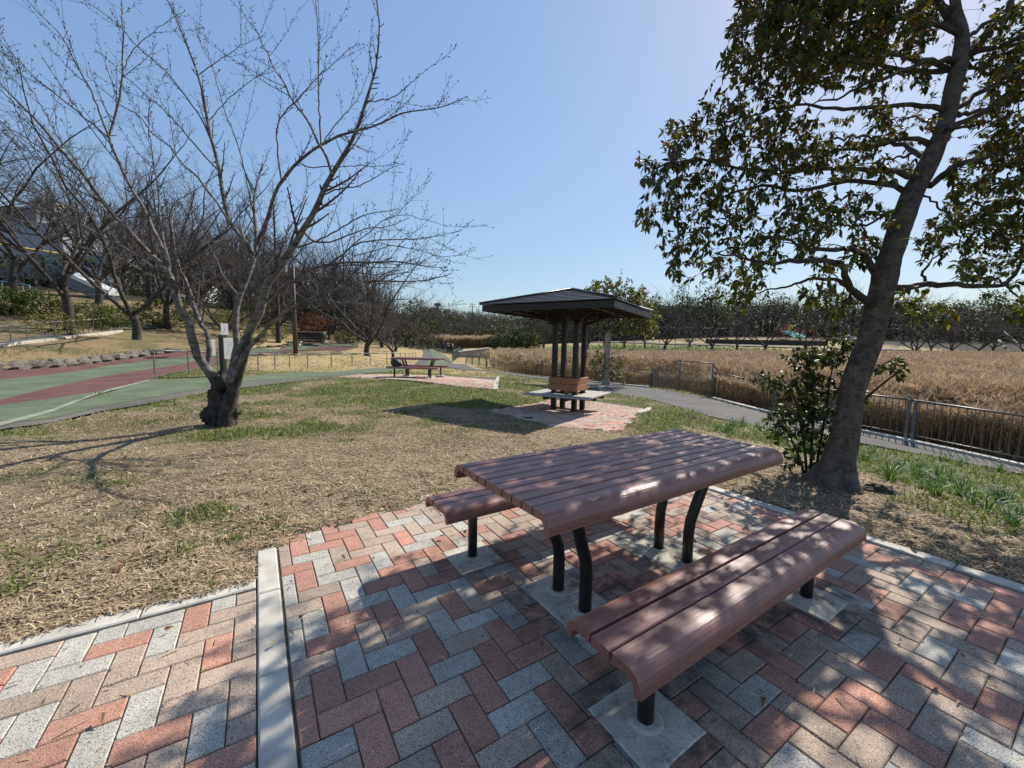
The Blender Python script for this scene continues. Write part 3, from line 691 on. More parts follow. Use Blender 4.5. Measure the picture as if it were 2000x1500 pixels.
for s in (-1, 1):
    MB().box((0, s*PS, 2.22), (1.5, .07, .12)).build('beam', M['darkwood'], gb); MB().box((s*PS, 0, 2.12), (.07, 1.5, .08)).build('beam', M['darkwood'], gb)
# timber box round the posts
BX = .345
for k in range(4):
    for (z0, z1) in ((.50, .645), (.655, .80)):
        MB().box((0, -BX, (z0+z1)/2), (2*BX+.034-(.07 if k % 2 else 0), .032, z1-z0), 0, 0, .004).build('box_plank', M['cedar'], gb, (0, 0, 0), k*math.pi/2)
# seat ring of slats
SR = .80
for k in range(4):
    for q in range(4):
        y0 = SR-q*.115; L0 = 2*y0; L1 = 2*(y0-.103)
        V = [(-y0, -y0, .42), (y0, -y0, .42), (y0-.103, -y0+.103, .42), (-y0+.103, -y0+.103, .42)]
        V += [(a, b_, z-.034) for a, b_, z in V]; F = [(0, 1, 2, 3), (7, 6, 5, 4)]+[(i, i+4, (i+1) % 4+4, (i+1) % 4) for i in range(4)]
        e = .003; V = [(a*(1-e), b_, z) for a, b_, z in V]
        MB().add(V, F).build('seat_slat', M['greywood'], gb, (0, 0, 0), k*math.pi/2)
    for s in (-1, 1): MB().box((s*.26, -.54, .35), (.05, .5, .07)).build('seat_bearer', M['darkwood'], gb, (0, 0, 0), k*math.pi/2)
# small dark bar lying on the paving
p = gnd(1032, 819); MB().box((0, 0, .012), (.16, .03, .024), 0, 0, .003).build('metal_bar', M['metal_black'], None, (p[0], p[1], p[2]+.02), -.1)
tag(bpy.data.objects['metal_bar'], 'short dark bar lying on the brick edge of the shelter pavement', 'bar')
# ================================================================== VEGETATION TOOLS
def smooth(P, n):
    P = np.asarray(P, float)
    if len(P) < 3: return resample(P, n)
    d = np.concatenate([[0], np.cumsum(np.linalg.norm(np.diff(P, axis=0), axis=1))]); t = np.linspace(0, d[-1], n)
    i = np.clip(np.searchsorted(d, t, 'right')-1, 0, len(P)-2); u = ((t-d[i])/(d[i+1]-d[i]+1e-9))[:, None]
    p0 = P[np.maximum(i-1, 0)]; p1 = P[i]; p2 = P[i+1]; p3 = P[np.minimum(i+2, len(P)-1)]
    m1 = (p2-p0)/2; m2 = (p3-p1)/2
    return (2*u**3-3*u**2+1)*p1+(u**3-2*u**2+u)*m1+(-2*u**3+3*u**2)*p2+(u**3-u**2)*m2
def tubes(P, R, k):
    """P (B,n,3), R (B,n) -> verts, quads"""
    B, n, _ = P.shape; T = np.gradient(P, axis=1); T /= np.linalg.norm(T, axis=2, keepdims=True)+1e-9
    D = P[:, -1]-P[:, 0]; D /= np.linalg.norm(D, axis=1, keepdims=True)+1e-9
    ref = np.where(np.abs(D[:, 2:3]) < .8, np.array([[0, 0, 1.]]), np.array([[1., 0, 0]]))[:, None, :]
    a = np.cross(T, ref); a /= np.linalg.norm(a, axis=2, keepdims=True)+1e-9; b = np.cross(T, a)
    an = np.arange(k)*2*math.pi/k
    V = P[:, :, None]+R[:, :, None, None]*(a[:, :, None]*np.cos(an)[:, None]+b[:, :, None]*np.sin(an)[:, None])
    base = (np.arange(B)[:, None, None]*n+np.arange(n-1)[None, :, None])*k; kk = np.arange(k)[None, None]; k2 = (kk+1) % k
    F = np.stack([base+kk, base+k2, base+k+k2, base+k+kk], -1).reshape(-1, 4)
    return V.reshape(-1, 3), F
def joinm(parts):
    Vs, Fs, o = [], [], 0
    for V, F in parts: Vs.append(V); Fs.append(F+o); o += len(V)
    return np.concatenate(Vs), np.concatenate(Fs)
def unit(v): return v/(np.linalg.norm(v, axis=-1, keepdims=True)+1e-9)
def sprout(g, P, R, nper, t0, ang, angsd, ln, lsd, rf, npts, trop, wander, taper=.15, tfall=.5, minr=.0015, up=(0, 0, 1), t1=.98):
    """children on parents; nper int or per-parent array; ln absolute length array or scalar"""
    B, n, _ = P.shape; cnt = np.full(B, nper) if np.isscalar(nper) else nper
    pi = np.repeat(np.arange(B), cnt); m = len(pi)
    k = np.concatenate([np.arange(c)/max(c, 1) for c in cnt]) if m else np.zeros(0)
    t = t0+(t1-t0)*np.clip(k+g.uniform(0, 1, m)/np.maximum(cnt[pi], 1), 0, 1); f = t*(n-1); i = np.clip(f.astype(int), 0, n-2); u = (f-i)[:, None]
    p = P[pi, i]*(1-u)+P[pi, i+1]*u; T = unit(P[pi, i+1]-P[pi, i]); r = R[pi, i]*(1-u[:, 0])+R[pi, i+1]*u[:, 0]
    q = unit(np.cross(T, g.normal(size=(m, 3)))); a = np.radians(g.normal(ang, angsd, m))[:, None]
    d = unit(T*np.cos(a)+q*np.sin(a)+np.array(up)*trop*.6); L = ln if np.isscalar(ln) else ln[pi]
    L = L*np.clip(g.normal(1, lsd, m), .3, 2)*(1-tfall*(t-t0)/(1-t0+1e-6))
    out = [p]; s = (L/(npts-1))[:, None]
    for q_ in range(npts-1):
        d = unit(d+np.array(up)*trop/(npts-1)+g.normal(size=(m, 3))*wander); out.append(out[-1]+d*s)
    rr_ = np.maximum(np.minimum(r*.85, r*rf), minr)[:, None]*np.linspace(1, taper, npts)[None]
    return np.stack(out, 1), np.maximum(rr_, minr*.6), L

# ---- bare tree variants (unit-less metres)
def bare_tree(seed, h, trunk_h, nl, spread, tr, dens=1.0, lean=0):
    g = np.random.default_rng(seed)
    tp_ = np.array([[0, 0, -.3], [g.normal()*.05, g.normal()*.05, trunk_h*.5], [g.normal()*.1+lean, g.normal()*.1, trunk_h]])
    trunk = smooth(tp_, 8)[None]; TR = np.linspace(tr*1.35, tr*.85, 8)[None]; TR[0, 0] = tr*1.8
    limbs, LR = [], []
    for k in range(nl):
        a = 2*math.pi*k/nl+g.uniform(-.4, .4); sp = R_(g.normal(spread, 9)); d = np.array([math.cos(a)*math.sin(sp), math.sin(a)*math.sin(sp), math.cos(sp)])
        p = trunk[0, -1]*1.0+np.array([0, 0, g.uniform(-.3, 0)*trunk_h]); L = (h-trunk_h)/max(.55, math.cos(sp))*g.uniform(.75, 1.05); pts = [p]
        for q in range(11): d = unit(d+g.normal(size=3)*.13+np.array([0, 0, .03])); pts.append(pts[-1]+d*L/11)
        limbs.append(pts); LR.append(np.linspace(tr*.55, tr*.07, 12))
    P1 = np.array(limbs); R1 = np.array(LR); L1 = np.full(nl, h-trunk_h)
    P2, R2, L2 = sprout(g, P1, R1, int(9*dens), .2, 42, 10, (h-trunk_h)*.5, .25, .6, 8, .12, .14, .2, .6, .006)
    P3, R3, L3 = sprout(g, P2, R2, int(7*dens), .15, 40, 12, L2*.5, .3, .6, 6, .1, .16, .3, .5, .004)
    P4, R4, L4 = sprout(g, P3, R3, int(6*dens), .1, 38, 12, L3*.55, .3, .7, 4, .1, .15, .5, .4, .0035)
    return (tubes(trunk, TR, 9), joinm([tubes(P1, R1, 6), tubes(P2, R2, 4)]), joinm([tubes(P3, R3, 3), tubes(P4, R4, 3)]))
_tv = {}
def tree_meshes(key, *a, **k):
    if key not in _tv:
        t_, b_, w_ = bare_tree(*a, **k)
        _tv[key] = (npmesh('trunk', *t_, M['bark_far'], smooth=True), npmesh('branches', *b_, M['bark_far'], smooth=True), npmesh('twigs', *w_, M['twig_far']))
    return _tv[key]
VAR = [('a', 11, 6.2, 1.0, 5, 46, .17), ('b', 12, 6.6, 1.3, 4, 42, .16), ('c', 13, 5.8, .8, 5, 52, .18), ('d', 14, 9.5, 2.4, 5, 36, .17), ('e', 15, 10.5, 2.0, 6, 40, .18), ('f', 16, 5.0, .7, 4, 38, .10), ('g', 17, 9.8, 1.5, 5, 44, .18)]
def put_tree(v, loc, rz, s, label, group, name='bare_tree'):
    V_ = VAR[v]; ms = tree_meshes(V_[0], *V_[1:]); e = empty(name, loc, rz); e.scale = (s, s, s*rnd.uniform(.92, 1.08)); tag(e, label, 'tree', group)
    for nm, me in zip(('trunk', 'branches', 'twigs'), ms): mobj(nm, me, e)
    return e

# ================================================================== NEAR CHERRY TREE
def tr3(pts, Y0, dY, n=22, dz=None):
    """trace in photo pixels -> 3D at depth running Y0 -> Y0+dY"""
    m = len(pts); out = []
    for i, p in enumerate(pts):
        out.append(at(p[0], p[1], Y0+dY*(i/(m-1))**1.15))
    return smooth(out, n)
cb = gnd(430, 832); YB = float(cb[1])
ct = empty('cherry_tree', (cb[0], cb[1], cb[2])); tag(ct, 'bare grey cherry tree in the left foreground with a knobbly dark trunk', 'tree')
g = np.random.default_rng(3)
def loc_(P): return P-np.array([cb[0], cb[1], cb[2]])
tk = []
def lumpy(P, R, k, amp, seed, fr=5):
    V, F = tubes(P[None], R[None], k); n = len(P); c = np.repeat(P, k, 0); d = V-c
    nzv = fbm(V[:, 0]*fr+V[:, 2]*fr*.7, V[:, 1]*fr+V[:, 2]*fr*1.1, seed, 4)-.5
    return c+d*(1+amp*nzv)[:, None], F
trk = smooth([at(430, 850, YB), at(429, 815, YB), at(428, 790, YB), at(432, 765, YB), at(434, 738, YB), at(436, 722, YB)], 34)
trR = np.interp(np.linspace(0, 1, 34), [0, .12, .3, .45, .62, .8, 1], [.25, .19, .165, .145, .15, .115, .04])
tk.append(lumpy(loc_(trk), trR, 30, .6, 4, 7))
# second stem on the right front, twisting up
st2 = smooth([at(445, 845, YB-.12), at(442, 810, YB-.16), at(452, 775, YB-.14), at(463, 735, YB-.14), at(478, 690, YB-.2), at(489, 650, YB-.22)], 20)
tk.append(lumpy(loc_(st2), np.interp(np.linspace(0, 1, 20), [0, .2, .6, .85, 1], [.13, .095, .075, .055, .025]), 18, .5, 8, 7))
V, F = joinm(tk); mobj('trunk', npmesh('trunk', V, F, M['bark_trunk_dark'], smooth=True), ct)
for (px, py, r, sd_) in ((411, 812, .115, 3), (450, 803, .12, 9), (436, 830, .15, 12), (434, 750, .12, 15), (420, 772, .09, 22), (448, 822, .10, 31)):
    p = loc_(at(px, py, YB-.08)); mb = MB(); blob(mb, (0, 0, 0), (r, r*.9, r*1.1), 22, 16, sd_, .3)
    mb.build('burl', M['bark_trunk_dark'], ct, p)
LIMB = [ # (pixels, Y0, dY, r0, r1)
 ([(424,752),(405,720),(387,700),(377,663),(367,630),(350,597),(340,560),(327,533),(305,508),(283,487),(262,463),(240,440),(207,400),(167,347),(133,310),(83,247),(50,212),(20,182),(-20,140)], 0, -1.3, .115, .006),
 ([(333,545),(320,493),(300,450),(277,400),(253,363),(230,310),(213,270),(222,235),(233,193),(238,143),(240,60),(236,0),(233,-60)], -.45, .5, .045, .005),
 ([(213,270),(193,217),(173,167),(147,123),(123,77),(95,45),(63,13),(30,-30)], -.3, -.6, .022, .004),
 ([(213,270),(180,242),(150,217),(105,180),(60,143),(0,80),(-30,50)], -.3, .5, .02, .004),
 ([(340,560),(327,505),(316,460),(312,420),(310,377),(303,340),(298,300),(292,265),(290,230),(293,205),(295,180)], -.35, .8, .035, .004),
 ([(425,740),(414,725),(407,713),(408,657),(390,630),(377,593),(363,550),(350,523),(340,483),(336,450),(331,420),(345,392),(370,425)], -.05, .5, .065, .01),
 ([(393,632),(403,590),(413,567),(443,547),(470,517),(488,500)], .1, -.5, .022, .005),
 ([(448,742),(463,673),(459,640),(460,617),(467,577),(480,550),(490,530),(495,510),(497,493),(478,468),(453,443),(437,385),(427,333),(416,285),(405,240),(397,190),(387,147),(368,98),(350,50),(327,0),(310,-40)], .1, .9, .085, .006),
 ([(495,515),(500,480),(498,430),(497,383),(505,350),(513,320)], .5, .6, .05, .014),
 ([(499,480),(513,450),(525,420),(533,390),(541,370),(550,353),(583,317),(627,283),(667,263),(713,252),(767,230),(800,218),(860,210),(890,198),(913,188)], .55, -.2, .055, .005),
 ([(550,353),(545,320),(542,285),(540,250),(552,225),(570,205),(600,175),(625,145),(640,135),(662,112),(700,85)], .5, .5, .024, .004),
 ([(450,745),(465,705),(488,647),(500,622),(509,605),(514,580),(520,557),(547,522),(571,485),(592,450),(610,423),(618,405),(627,383),(637,360),(647,340),(663,320),(672,300),(687,277),(713,207),(722,180),(730,150),(740,93),(742,33),(735,0),(735,-40)], -.15, -.7, .12, .006),
 ([(647,340),(640,312),(627,287),(607,247),(590,222),(573,197),(555,165),(537,137),(525,108),(510,80),(500,57),(480,35),(465,0)], -.6, .5, .03, .004),
 ([(627,287),(625,245),(623,200),(622,133),(620,50),(617,0),(612,-40)], -.5, -.3, .018, .004),
 ([(627,287),(650,250),(680,215),(700,190),(722,140)], -.5, .5, .013, .003),
 ([(720,198),(740,196),(770,188),(800,165),(833,135)], -.8, -.2, .012, .003),
 ([(452,745),(478,690),(504,661),(530,632),(560,607),(590,592),(621,578),(652,566),(683,555),(715,550),(747,549),(800,551),(845,545),(875,538)], -.2, -1.3, .055, .005),
 ([(560,607),(553,590),(557,575),(573,554),(578,535)], -.55, -.3, .018, .005),
 ([(621,578),(618,560),(609,548),(600,538)], -.7, .2, .014, .004),
 ([(509,605),(530,580),(555,560),(573,549),(600,528),(640,517),(680,513),(720,513),(755,511),(787,513),(830,520),(875,523)], -.2, .7, .05, .005),
 ([(640,517),(665,500),(690,479),(720,471),(765,468),(813,466),(860,460),(901,450)], .1, .5, .022, .004),
 ([(592,450),(610,470),(640,472),(680,460),(720,445),(760,442),(800,425)], -.4, .8, .024, .004),
 ([(571,485),(600,478),(630,465),(660,450),(700,425),(740,415),(780,408)], -.4, -.4, .022, .004),
 ([(627,383),(660,370),(690,365),(720,355),(760,330),(790,320)], -.5, .4, .018, .003),
 ([(583,317),(605,327),(640,325),(670,325),(700,323),(740,325),(790,317)], .5, .3, .016, .003),
 ([(327,533),(293,518),(262,495),(233,478),(200,462),(160,440),(110,425),(60,400),(0,370)], -.5, .4, .022, .004),
 ([(340,560),(300,540),(262,520),(220,500),(170,487),(120,470),(60,440),(10,420)], -.4, -.7, .02, .004),
 ([(262,463),(225,430),(190,395),(150,345),(120,315),(80,290),(40,262),(0,240),(-40,215)], -.7, .4, .02, .004),
 ([(167,347),(140,300),(110,262),(83,210),(55,165),(25,125),(0,95)], -1.0, .3, .015, .003),
 ([(207,400),(170,372),(140,352),(100,318),(60,283),(20,255),(-10,225)], -.9, -.3, .014, .003),
 ([(453,443),(430,405),(405,372),(380,340),(355,318),(330,285),(300,262),(270,225),(235,205),(205,180),(170,148)], .5, -.7, .028, .004),
 ([(427,333),(395,300),(365,265),(345,240),(310,205),(280,180),(250,155),(215,120),(185,95)], .7, .3, .022, .004),
 ([(416,285),(395,235),(370,200),(345,165),(325,140),(295,115),(265,88),(235,55),(205,28),(165,0),(130,-30)], .7, -.4, .02, .004),
 ([(387,147),(410,130),(440,110),(470,90),(500,78),(520,62)], .9, .2, .013, .003),
 ([(405,240),(425,215),(450,190),(480,165),(505,148),(535,140)], .8, -.4, .013, .003),
 ([(497,383),(480,340),(470,300),(455,255),(440,220),(428,180),(415,130),(395,95),(380,50)], .8, .5, .02, .003),
 ([(238,143),(260,98),(290,70),(330,40),(360,22)], -.2, .3, .01, .003),
 ([(493,540),(520,520),(545,480),(570,440),(590,400),(600,360),(598,330)], .3, .9, .022, .003),
 ([(467,577),(440,545),(420,500),(400,465),(385,430),(372,400),(360,360),(352,320)], .3, 1.1, .022, .003),
 ([(621,578),(660,590),(700,592),(740,600),(790,595),(840,605)], -.7, .3, .014, .003),
 ([(555,560),(600,545),(650,540),(700,532),(750,540),(800,532),(850,548)], .0, -.6, .018, .003),
 ([(688,479),(720,455),(750,430),(790,420),(830,430),(870,440)], .3, -.3, .013, .003),
 ([(690,500),(730,490),(770,480),(820,490),(860,500),(905,498)], .3, .4, .012, .003),
]
P1, R1 = [], []
for (pts, y0, dy, r0, r1) in LIMB:
    P1.append(loc_(tr3(pts, YB+y0, dy, 26))); R1.append(.56*r0*(1-np.linspace(0, 1, 26))**1.1+.9*r1*np.linspace(0, 1, 26)**.5)
P1 = np.array(P1); R1 = np.array(R1)
# crooked character
P1[:, 3:-1] += g.normal(size=P1[:, 3:-1].shape)*.005
Lm = np.linalg.norm(np.diff(P1, axis=1), axis=2).sum(1)
big = R1[:, 0] > .03
V, F = joinm([lumpy(P1[i], R1[i], 12, .35, int(i), 9) for i in np.nonzero(big)[0]]); mobj('limbs', npmesh('limbs', V, F, M['bark_cherry'], smooth=True), ct)
V, F = tubes(P1[~big], R1[~big], 7); mobj('branches', npmesh('branches', V, F, M['bark_cherry'], smooth=True), ct)
P2, R2, L2 = sprout(g, P1, R1, (Lm*2.9).astype(int), .25, 38, 11, .72, .45, .5, 7, .38, .030, .35, .35, .0031)
P3, R3, L3 = sprout(g, P2, R2, np.clip((L2*5).astype(int), 1, 6), .15, 42, 14, L2*.30, .4, .6, 4, .2, .10, .6, .3, .0024)
P4, R4, L4 = sprout(g, P1, R1, (Lm*8).astype(int), .25, 60, 15, .055, .4, .5, 3, .1, .1, .8, .1, .0026)
P5, R5, L5 = sprout(g, P2, R2, np.clip((L2*14).astype(int), 1, 12), .1, 55, 15, .035, .4, .7, 3, .2, .1, .8, .1, .0022)
V, F = joinm([tubes(P2, R2, 4), tubes(P3, R3, 3), tubes(P4, R4, 3), tubes(P5, R5, 3)])
o = mobj('twigs', npmesh('twigs', V, F, M['twig_cherry']), ct)
# buds on every tip
tips = np.concatenate([P2[:, -1], P3[:, -1], P4[:, -1], P5[:, -1]]); dirs = unit(np.concatenate([P2[:, -1]-P2[:, -2], P3[:, -1]-P3[:, -2], P4[:, -1]-P4[:, -2], P5[:, -1]-P5[:, -2]]))
sz = g.uniform(.008, .0135, len(tips))[:, None]
a = unit(np.cross(dirs, [0.3, .2, .9])); b_ = np.cross(dirs, a)
oct_ = np.stack([tips-dirs*sz, tips+a*sz*.62+dirs*sz*.3, tips+b_*sz*.62+dirs*sz*.3, tips-a*sz*.62+dirs*sz*.3, tips-b_*sz*.62+dirs*sz*.3, tips+dirs*sz*1.9], 1)
Fo = np.array([(0, 2, 1), (0, 3, 2), (0, 4, 3), (0, 1, 4), (5, 1, 2), (5, 2, 3), (5, 3, 4), (5, 4, 1)])
V = oct_.reshape(-1, 3); F = (np.arange(len(tips))[:, None, None]*6+Fo).reshape(-1, 3)
o = mobj('buds', npmesh('buds', V, F, M['bark_trunk_dark']), ct); o['kind'] = 'stuff'

# ================================================================== LEAFY PLANTS
def attach(skel, srad, att, g, npt=5, base_r=.003, k=.010, wob=.05, sag=0, bias=0):
    """grow a shoot from the nearest skeleton node to every attractor"""
    S = list(map(np.asarray, skel)); A = np.zeros((len(S)+len(att)*npt+8, 3)); A[:len(S)] = S; n = len(S); RR_ = np.zeros(len(A)); RR_[:n] = srad
    d0 = np.array([np.min(np.linalg.norm(A[:n]-p, axis=1)) for p in att]); order = np.argsort(d0); Ps, Rs = [], []
    for q in order:
        p = att[q]; dd = np.linalg.norm(A[:n]-p, axis=1); i = int(np.argmin(dd)); s = A[i]; L = dd[i]
        if L < .02: L = .02
        t = np.linspace(0, 1, npt)[:, None]; w_ = g.normal(size=3)*L*wob
        pts = s+(p-s)*t+w_*np.sin(t*math.pi)+np.array([0, 0, -sag*L])*np.sin(t*math.pi)
        r0 = min(RR_[i]*.8, base_r+k*L); r = np.linspace(max(r0, base_r*.6), base_r*.5, npt)
        Ps.append(pts); Rs.append(r); A[n:n+npt-1] = pts[1:]; RR_[n:n+npt-1] = r[1:]; n += npt-1
    return np.array(Ps), np.array(Rs)
def leaves(g, Ps, per, size, wid, droop, spread, cols, pw=None, fold=.25, tmin=.35, curl=.15):
    B = len(Ps); n = Ps.shape[1]; pi = np.repeat(np.arange(B), per); m = len(pi)
    t = g.uniform(tmin, 1.0, m)*(n-1); i = np.clip(t.astype(int), 0, n-2); u = (t-i)[:, None]
    p = Ps[pi, i]*(1-u)+Ps[pi, i+1]*u; T = unit(Ps[pi, i+1]-Ps[pi, i])
    d = unit(T*.7+unit(g.normal(size=(m, 3)))*spread+np.array([0, 0, -droop])); s = (size*g.uniform(.45, 1.25, m))[:, None]
    p = p+d*s*.12
    sd_ = unit(np.cross(d, np.array([0, 0, 1.])+g.normal(size=(m, 3))*.45)); up = unit(np.cross(sd_, d))
    W = s*wid*.5
    pts = [p, p+d*s*.28+sd_*W*.9+up*W*fold, p+d*s*.62+sd_*W*.85+up*W*fold-up*s*curl*.3, p+d*s-up*s*curl, p+d*s*.62-sd_*W*.85+up*W*fold-up*s*curl*.3, p+d*s*.28-sd_*W*.9+up*W*fold, p+d*s*.55-up*s*curl*.2]
    V = np.stack(pts, 1)
    c = cols[g.choice(len(cols), m, p=pw)]*g.uniform(.75, 1.25, (m, 1))
    return V, np.repeat(c, 7, 0)
LF = np.array([(0, 6, 1), (1, 6, 2), (2, 6, 3), (3, 6, 4), (4, 6, 5), (5, 6, 0)])
def leafmesh(name, V, C, mat):
    m = len(V); F = (np.arange(m)[:, None, None]*7+LF).reshape(-1, 3); return npmesh(name, V.reshape(-1, 3), F, mat, cols=C)

# ---- the big evergreen on the right
eb = gnd(1632, 948); YE = float(eb[1]); et = empty('evergreen_tree', eb); tag(et, 'large leaning evergreen tree with blotched trunk beside the brick patio', 'tree')
le = lambda P: P-np.array(eb)
g = np.random.default_rng(21)
tpx = [(1622,985,66),(1626,950,52),(1636,905,38),(1648,860,32),(1656,820,29),(1662,780,28),(1672,740,27),(1686,700,26),(1700,660,26),(1708,630,27),(1716,595,28),(1724,560,27),(1733,520,25),(1744,490,24),(1754,455,23),(1768,415,22),(1783,375,22),(1800,345,21),(1818,310,20),(1836,270,18),(1850,230,18),(1860,180,18),(1870,140,18),(1878,100,16),(1878,60,12),(1868,20,10),(1862,-40,9),(1868,-120,7),(1880,-220,5),(1890,-320,3)]
tc_ = np.array([at(a, b_, YE+.012*max(0, i-6)) for i, (a, b_, c) in enumerate(tpx)]); dist = YE
tr_ = np.array([c*YE/FPX*.76 for a, b_, c in tpx]); tcs = smooth(tc_, 110); al_ = np.concatenate([[0], np.cumsum(np.linalg.norm(np.diff(tc_, axis=0), axis=1))]); trs = np.interp(np.linspace(0, al_[-1], 110), al_, tr_)
V, F = tubes(le(tcs)[None], trs[None], 40); c = np.repeat(le(tcs), 40, 0); nzv = (fbm(V[:, 0]*5+V[:, 2]*2, V[:, 1]*5+V[:, 2]*1.3, 5, 4)-.5)*.35+(fbm(V[:, 0]*30, V[:, 2]*30+V[:, 1]*20, 6, 3)-.5)*.10
rootf = np.clip((.28-V[:, 2])/.35, 0, 1); ang_ = np.arctan2((V-c)[:, 1], (V-c)[:, 0]); V = c+(V-c)*(1+nzv+rootf*.22*(1+np.sin(ang_*5+1)))[:, None]
mobj('trunk', npmesh('trunk', V, F, M['bark_ever'], smooth=True), et)
EL = [ # limb traces: px, Y0off, dY, r0, r1
 ([(1712,545),(1700,518),(1684,496),(1665,487),(1640,486),(1610,488),(1580,486),(1540,468),(1505,462)], 0, -.5, .055, .008),
 ([(1715,612),(1700,592),(1680,578),(1660,566),(1655,548),(1650,532),(1643,518),(1625,510),(1580,508),(1540,510),(1500,516),(1440,500),(1400,492)], 0, -.7, .062, .006),
 ([(1660,562),(1640,548),(1620,546),(1580,544),(1540,560),(1500,566),(1455,578)], -.15, .4, .032, .005),
 ([(1780,385),(1760,368),(1744,360),(1700,354),(1640,356),(1600,366),(1560,372),(1530,370),(1500,364),(1450,372),(1400,390),(1340,410),(1290,415)], 0, .3, .045, .005),
 ([(1795,350),(1760,338),(1720,332),(1660,330),(1600,332),(1560,334),(1520,336),(1480,332),(1440,328),(1400,320),(1360,312),(1300,320),(1260,345)], 0, -.5, .045, .005),
 ([(1820,285),(1800,275),(1760,272),(1730,280),(1700,288),(1640,294),(1560,296),(1500,290),(1440,285)], 0, .5, .035, .005),
 ([(1858,218),(1820,208),(1780,204),(1720,210),(1640,212),(1600,207),(1560,204),(1500,215),(1440,235),(1380,245)], 0, -.3, .036, .005),
 ([(1874,120),(1840,118),(1800,124),(1770,135),(1740,148),(1710,155),(1680,168),(1650,185),(1620,196),(1580,205)], 0, -.6, .04, .006),
 ([(1874,125),(1840,140),(1790,140),(1740,130),(1680,125),(1620,120),(1550,122),(1480,140),(1430,150)], 0, .4, .036, .005),
 ([(1878,70),(1840,50),(1790,40),(1720,40),(1640,45),(1560,50),(1490,55),(1440,65)], 0, -.2, .034, .005),
 ([(1870,30),(1830,0),(1770,-30),(1700,-50),(1600,-60)], 0, .5, .034, .006),
 ([(1876,115),(1905,100),(1940,92),(1970,82),(2010,72),(2080,50),(2150,40)], 0, -.4, .045, .01),
 ([(1872,125),(1905,135),(1950,150),(1990,190),(2050,215)], 0, .6, .03, .008),
 ([(1876,80),(1900,65),(1925,45),(1960,25),(2000,0),(2060,-60)], 0, .6, .036, .008),
 ([(1832,350),(1850,332),(1880,320),(1910,312),(1940,304),(1970,295),(2010,282),(2090,270)], 0, -.3, .05, .012),
 ([(1858,220),(1880,222),(1920,215),(1960,205),(2010,192),(2080,180)], 0, .3, .036, .008),
 ([(1850,255),(1880,250),(1920,240),(1960,232),(2010,205)], 0, -.5, .026, .006),
 ([(1740,562),(1770,560),(1800,557),(1820,554),(1860,556),(1900,558),(1930,558),(1960,555),(1975,545),(1984,530),(2000,510),(2060,490)], 0, .3, .052, .014),
 ([(1810,556),(1803,540),(1806,522),(1830,500),(1860,480),(1900,470)], .05, .4, .02, .004),
 ([(1960,552),(1990,580),(2010,600)], .3, .1, .02, .005),
 ([(1800,380),(1830,400),(1860,430),(1880,470),(1885,510)], 0, -.4, .018, .004),
 ([(1740,500),(1700,470),(1680,430),(1670,400),(1690,370)], 0, -.5, .02, .004),
 ([(1735,600),(1770,612),(1800,620),(1840,615)], 0, .5, .016, .004),
 ([(1715,590),(1670,592),(1630,590),(1590,588)], 0, .5, .014, .004),
 ([(1775,400),(1730,420),(1690,440),(1640,440),(1590,430),(1540,430)], 0, .8, .025, .004),
 ([(1820,300),(1790,300),(1740,310),(1690,320)], 0, 1.0, .03, .006),
]
skel, srad, lp, lr = list(le(tcs[50:])), list(trs[50:]), [], []
for (pts, y0, dy, r0, r1) in EL:
    if y0 == 0:
        q0 = min(tpx, key=lambda q: abs(q[1]-pts[0][1]-12))
        if abs(q0[0]-pts[0][0]) > 8: pts = [(q0[0], q0[1])]+pts
    k0 = int(np.argmin([abs(a-pts[0][0])+abs(b_-pts[0][1]) for a, b_, c in tpx])); Yb = float(tc_[k0][1]) if y0 == 0 else YE+.15+y0
    P = le(tr3(pts, Yb, dy, 24)); P[2:] += g.normal(size=P[2:].shape)*.008; r0 = r0*.56; R = np.interp(np.linspace(0, 1, 24), [0, .12, 1], [r0*1.5, r0, r1*.8]); lp.append(P); lr.append(R)
    skel += list(P[4:]); srad += list(R[4:])
# hidden upper and rear limbs that cast the dappled shade
top3 = {}
for (b0, tipp) in (((1870,140), (4.0,6.4,5.6)), ((1878,60), (5.2,6.6,6.2)), ((1862,-40), (5.6,5.0,6.8)), ((1868,-120), (4.2,4.6,7.0)), ((1870,140), (6.3,5.4,5.6)), ((1850,230), (6.6,4.6,4.8)), ((1836,270), (5.6,6.2,4.6)), ((1878,60), (3.6,5.0,5.9)), ((1818,310), (4.4,6.2,4.3)), ((1836,270), (6.2,3.6,4.4)), ((1870,140), (5.0,2.9,5.4))):
    k0 = int(np.argmin([abs(a-b0[0])+abs(b_-b0[1]) for a, b_, c in tpx])); s = tc_[k0]; e = np.array(tipp, float)
    P = le(smooth([s, s+(e-s)*.35+np.array([0, 0, .15]), s+(e-s)*.7+np.array([0, 0, .12]), e], 24)); P[2:] += g.normal(size=P[2:].shape)*.015
    R = np.linspace(.026, .007, 24); lp.append(P); lr.append(R); skel += list(P[4:]); srad += list(R[4:])
V, F = joinm([lumpy(lp[i], lr[i], 11, .4, i, 8) for i in range(len(lp))]); mobj('limbs', npmesh('limbs', V, F, M['bark_limb'], smooth=True), et)
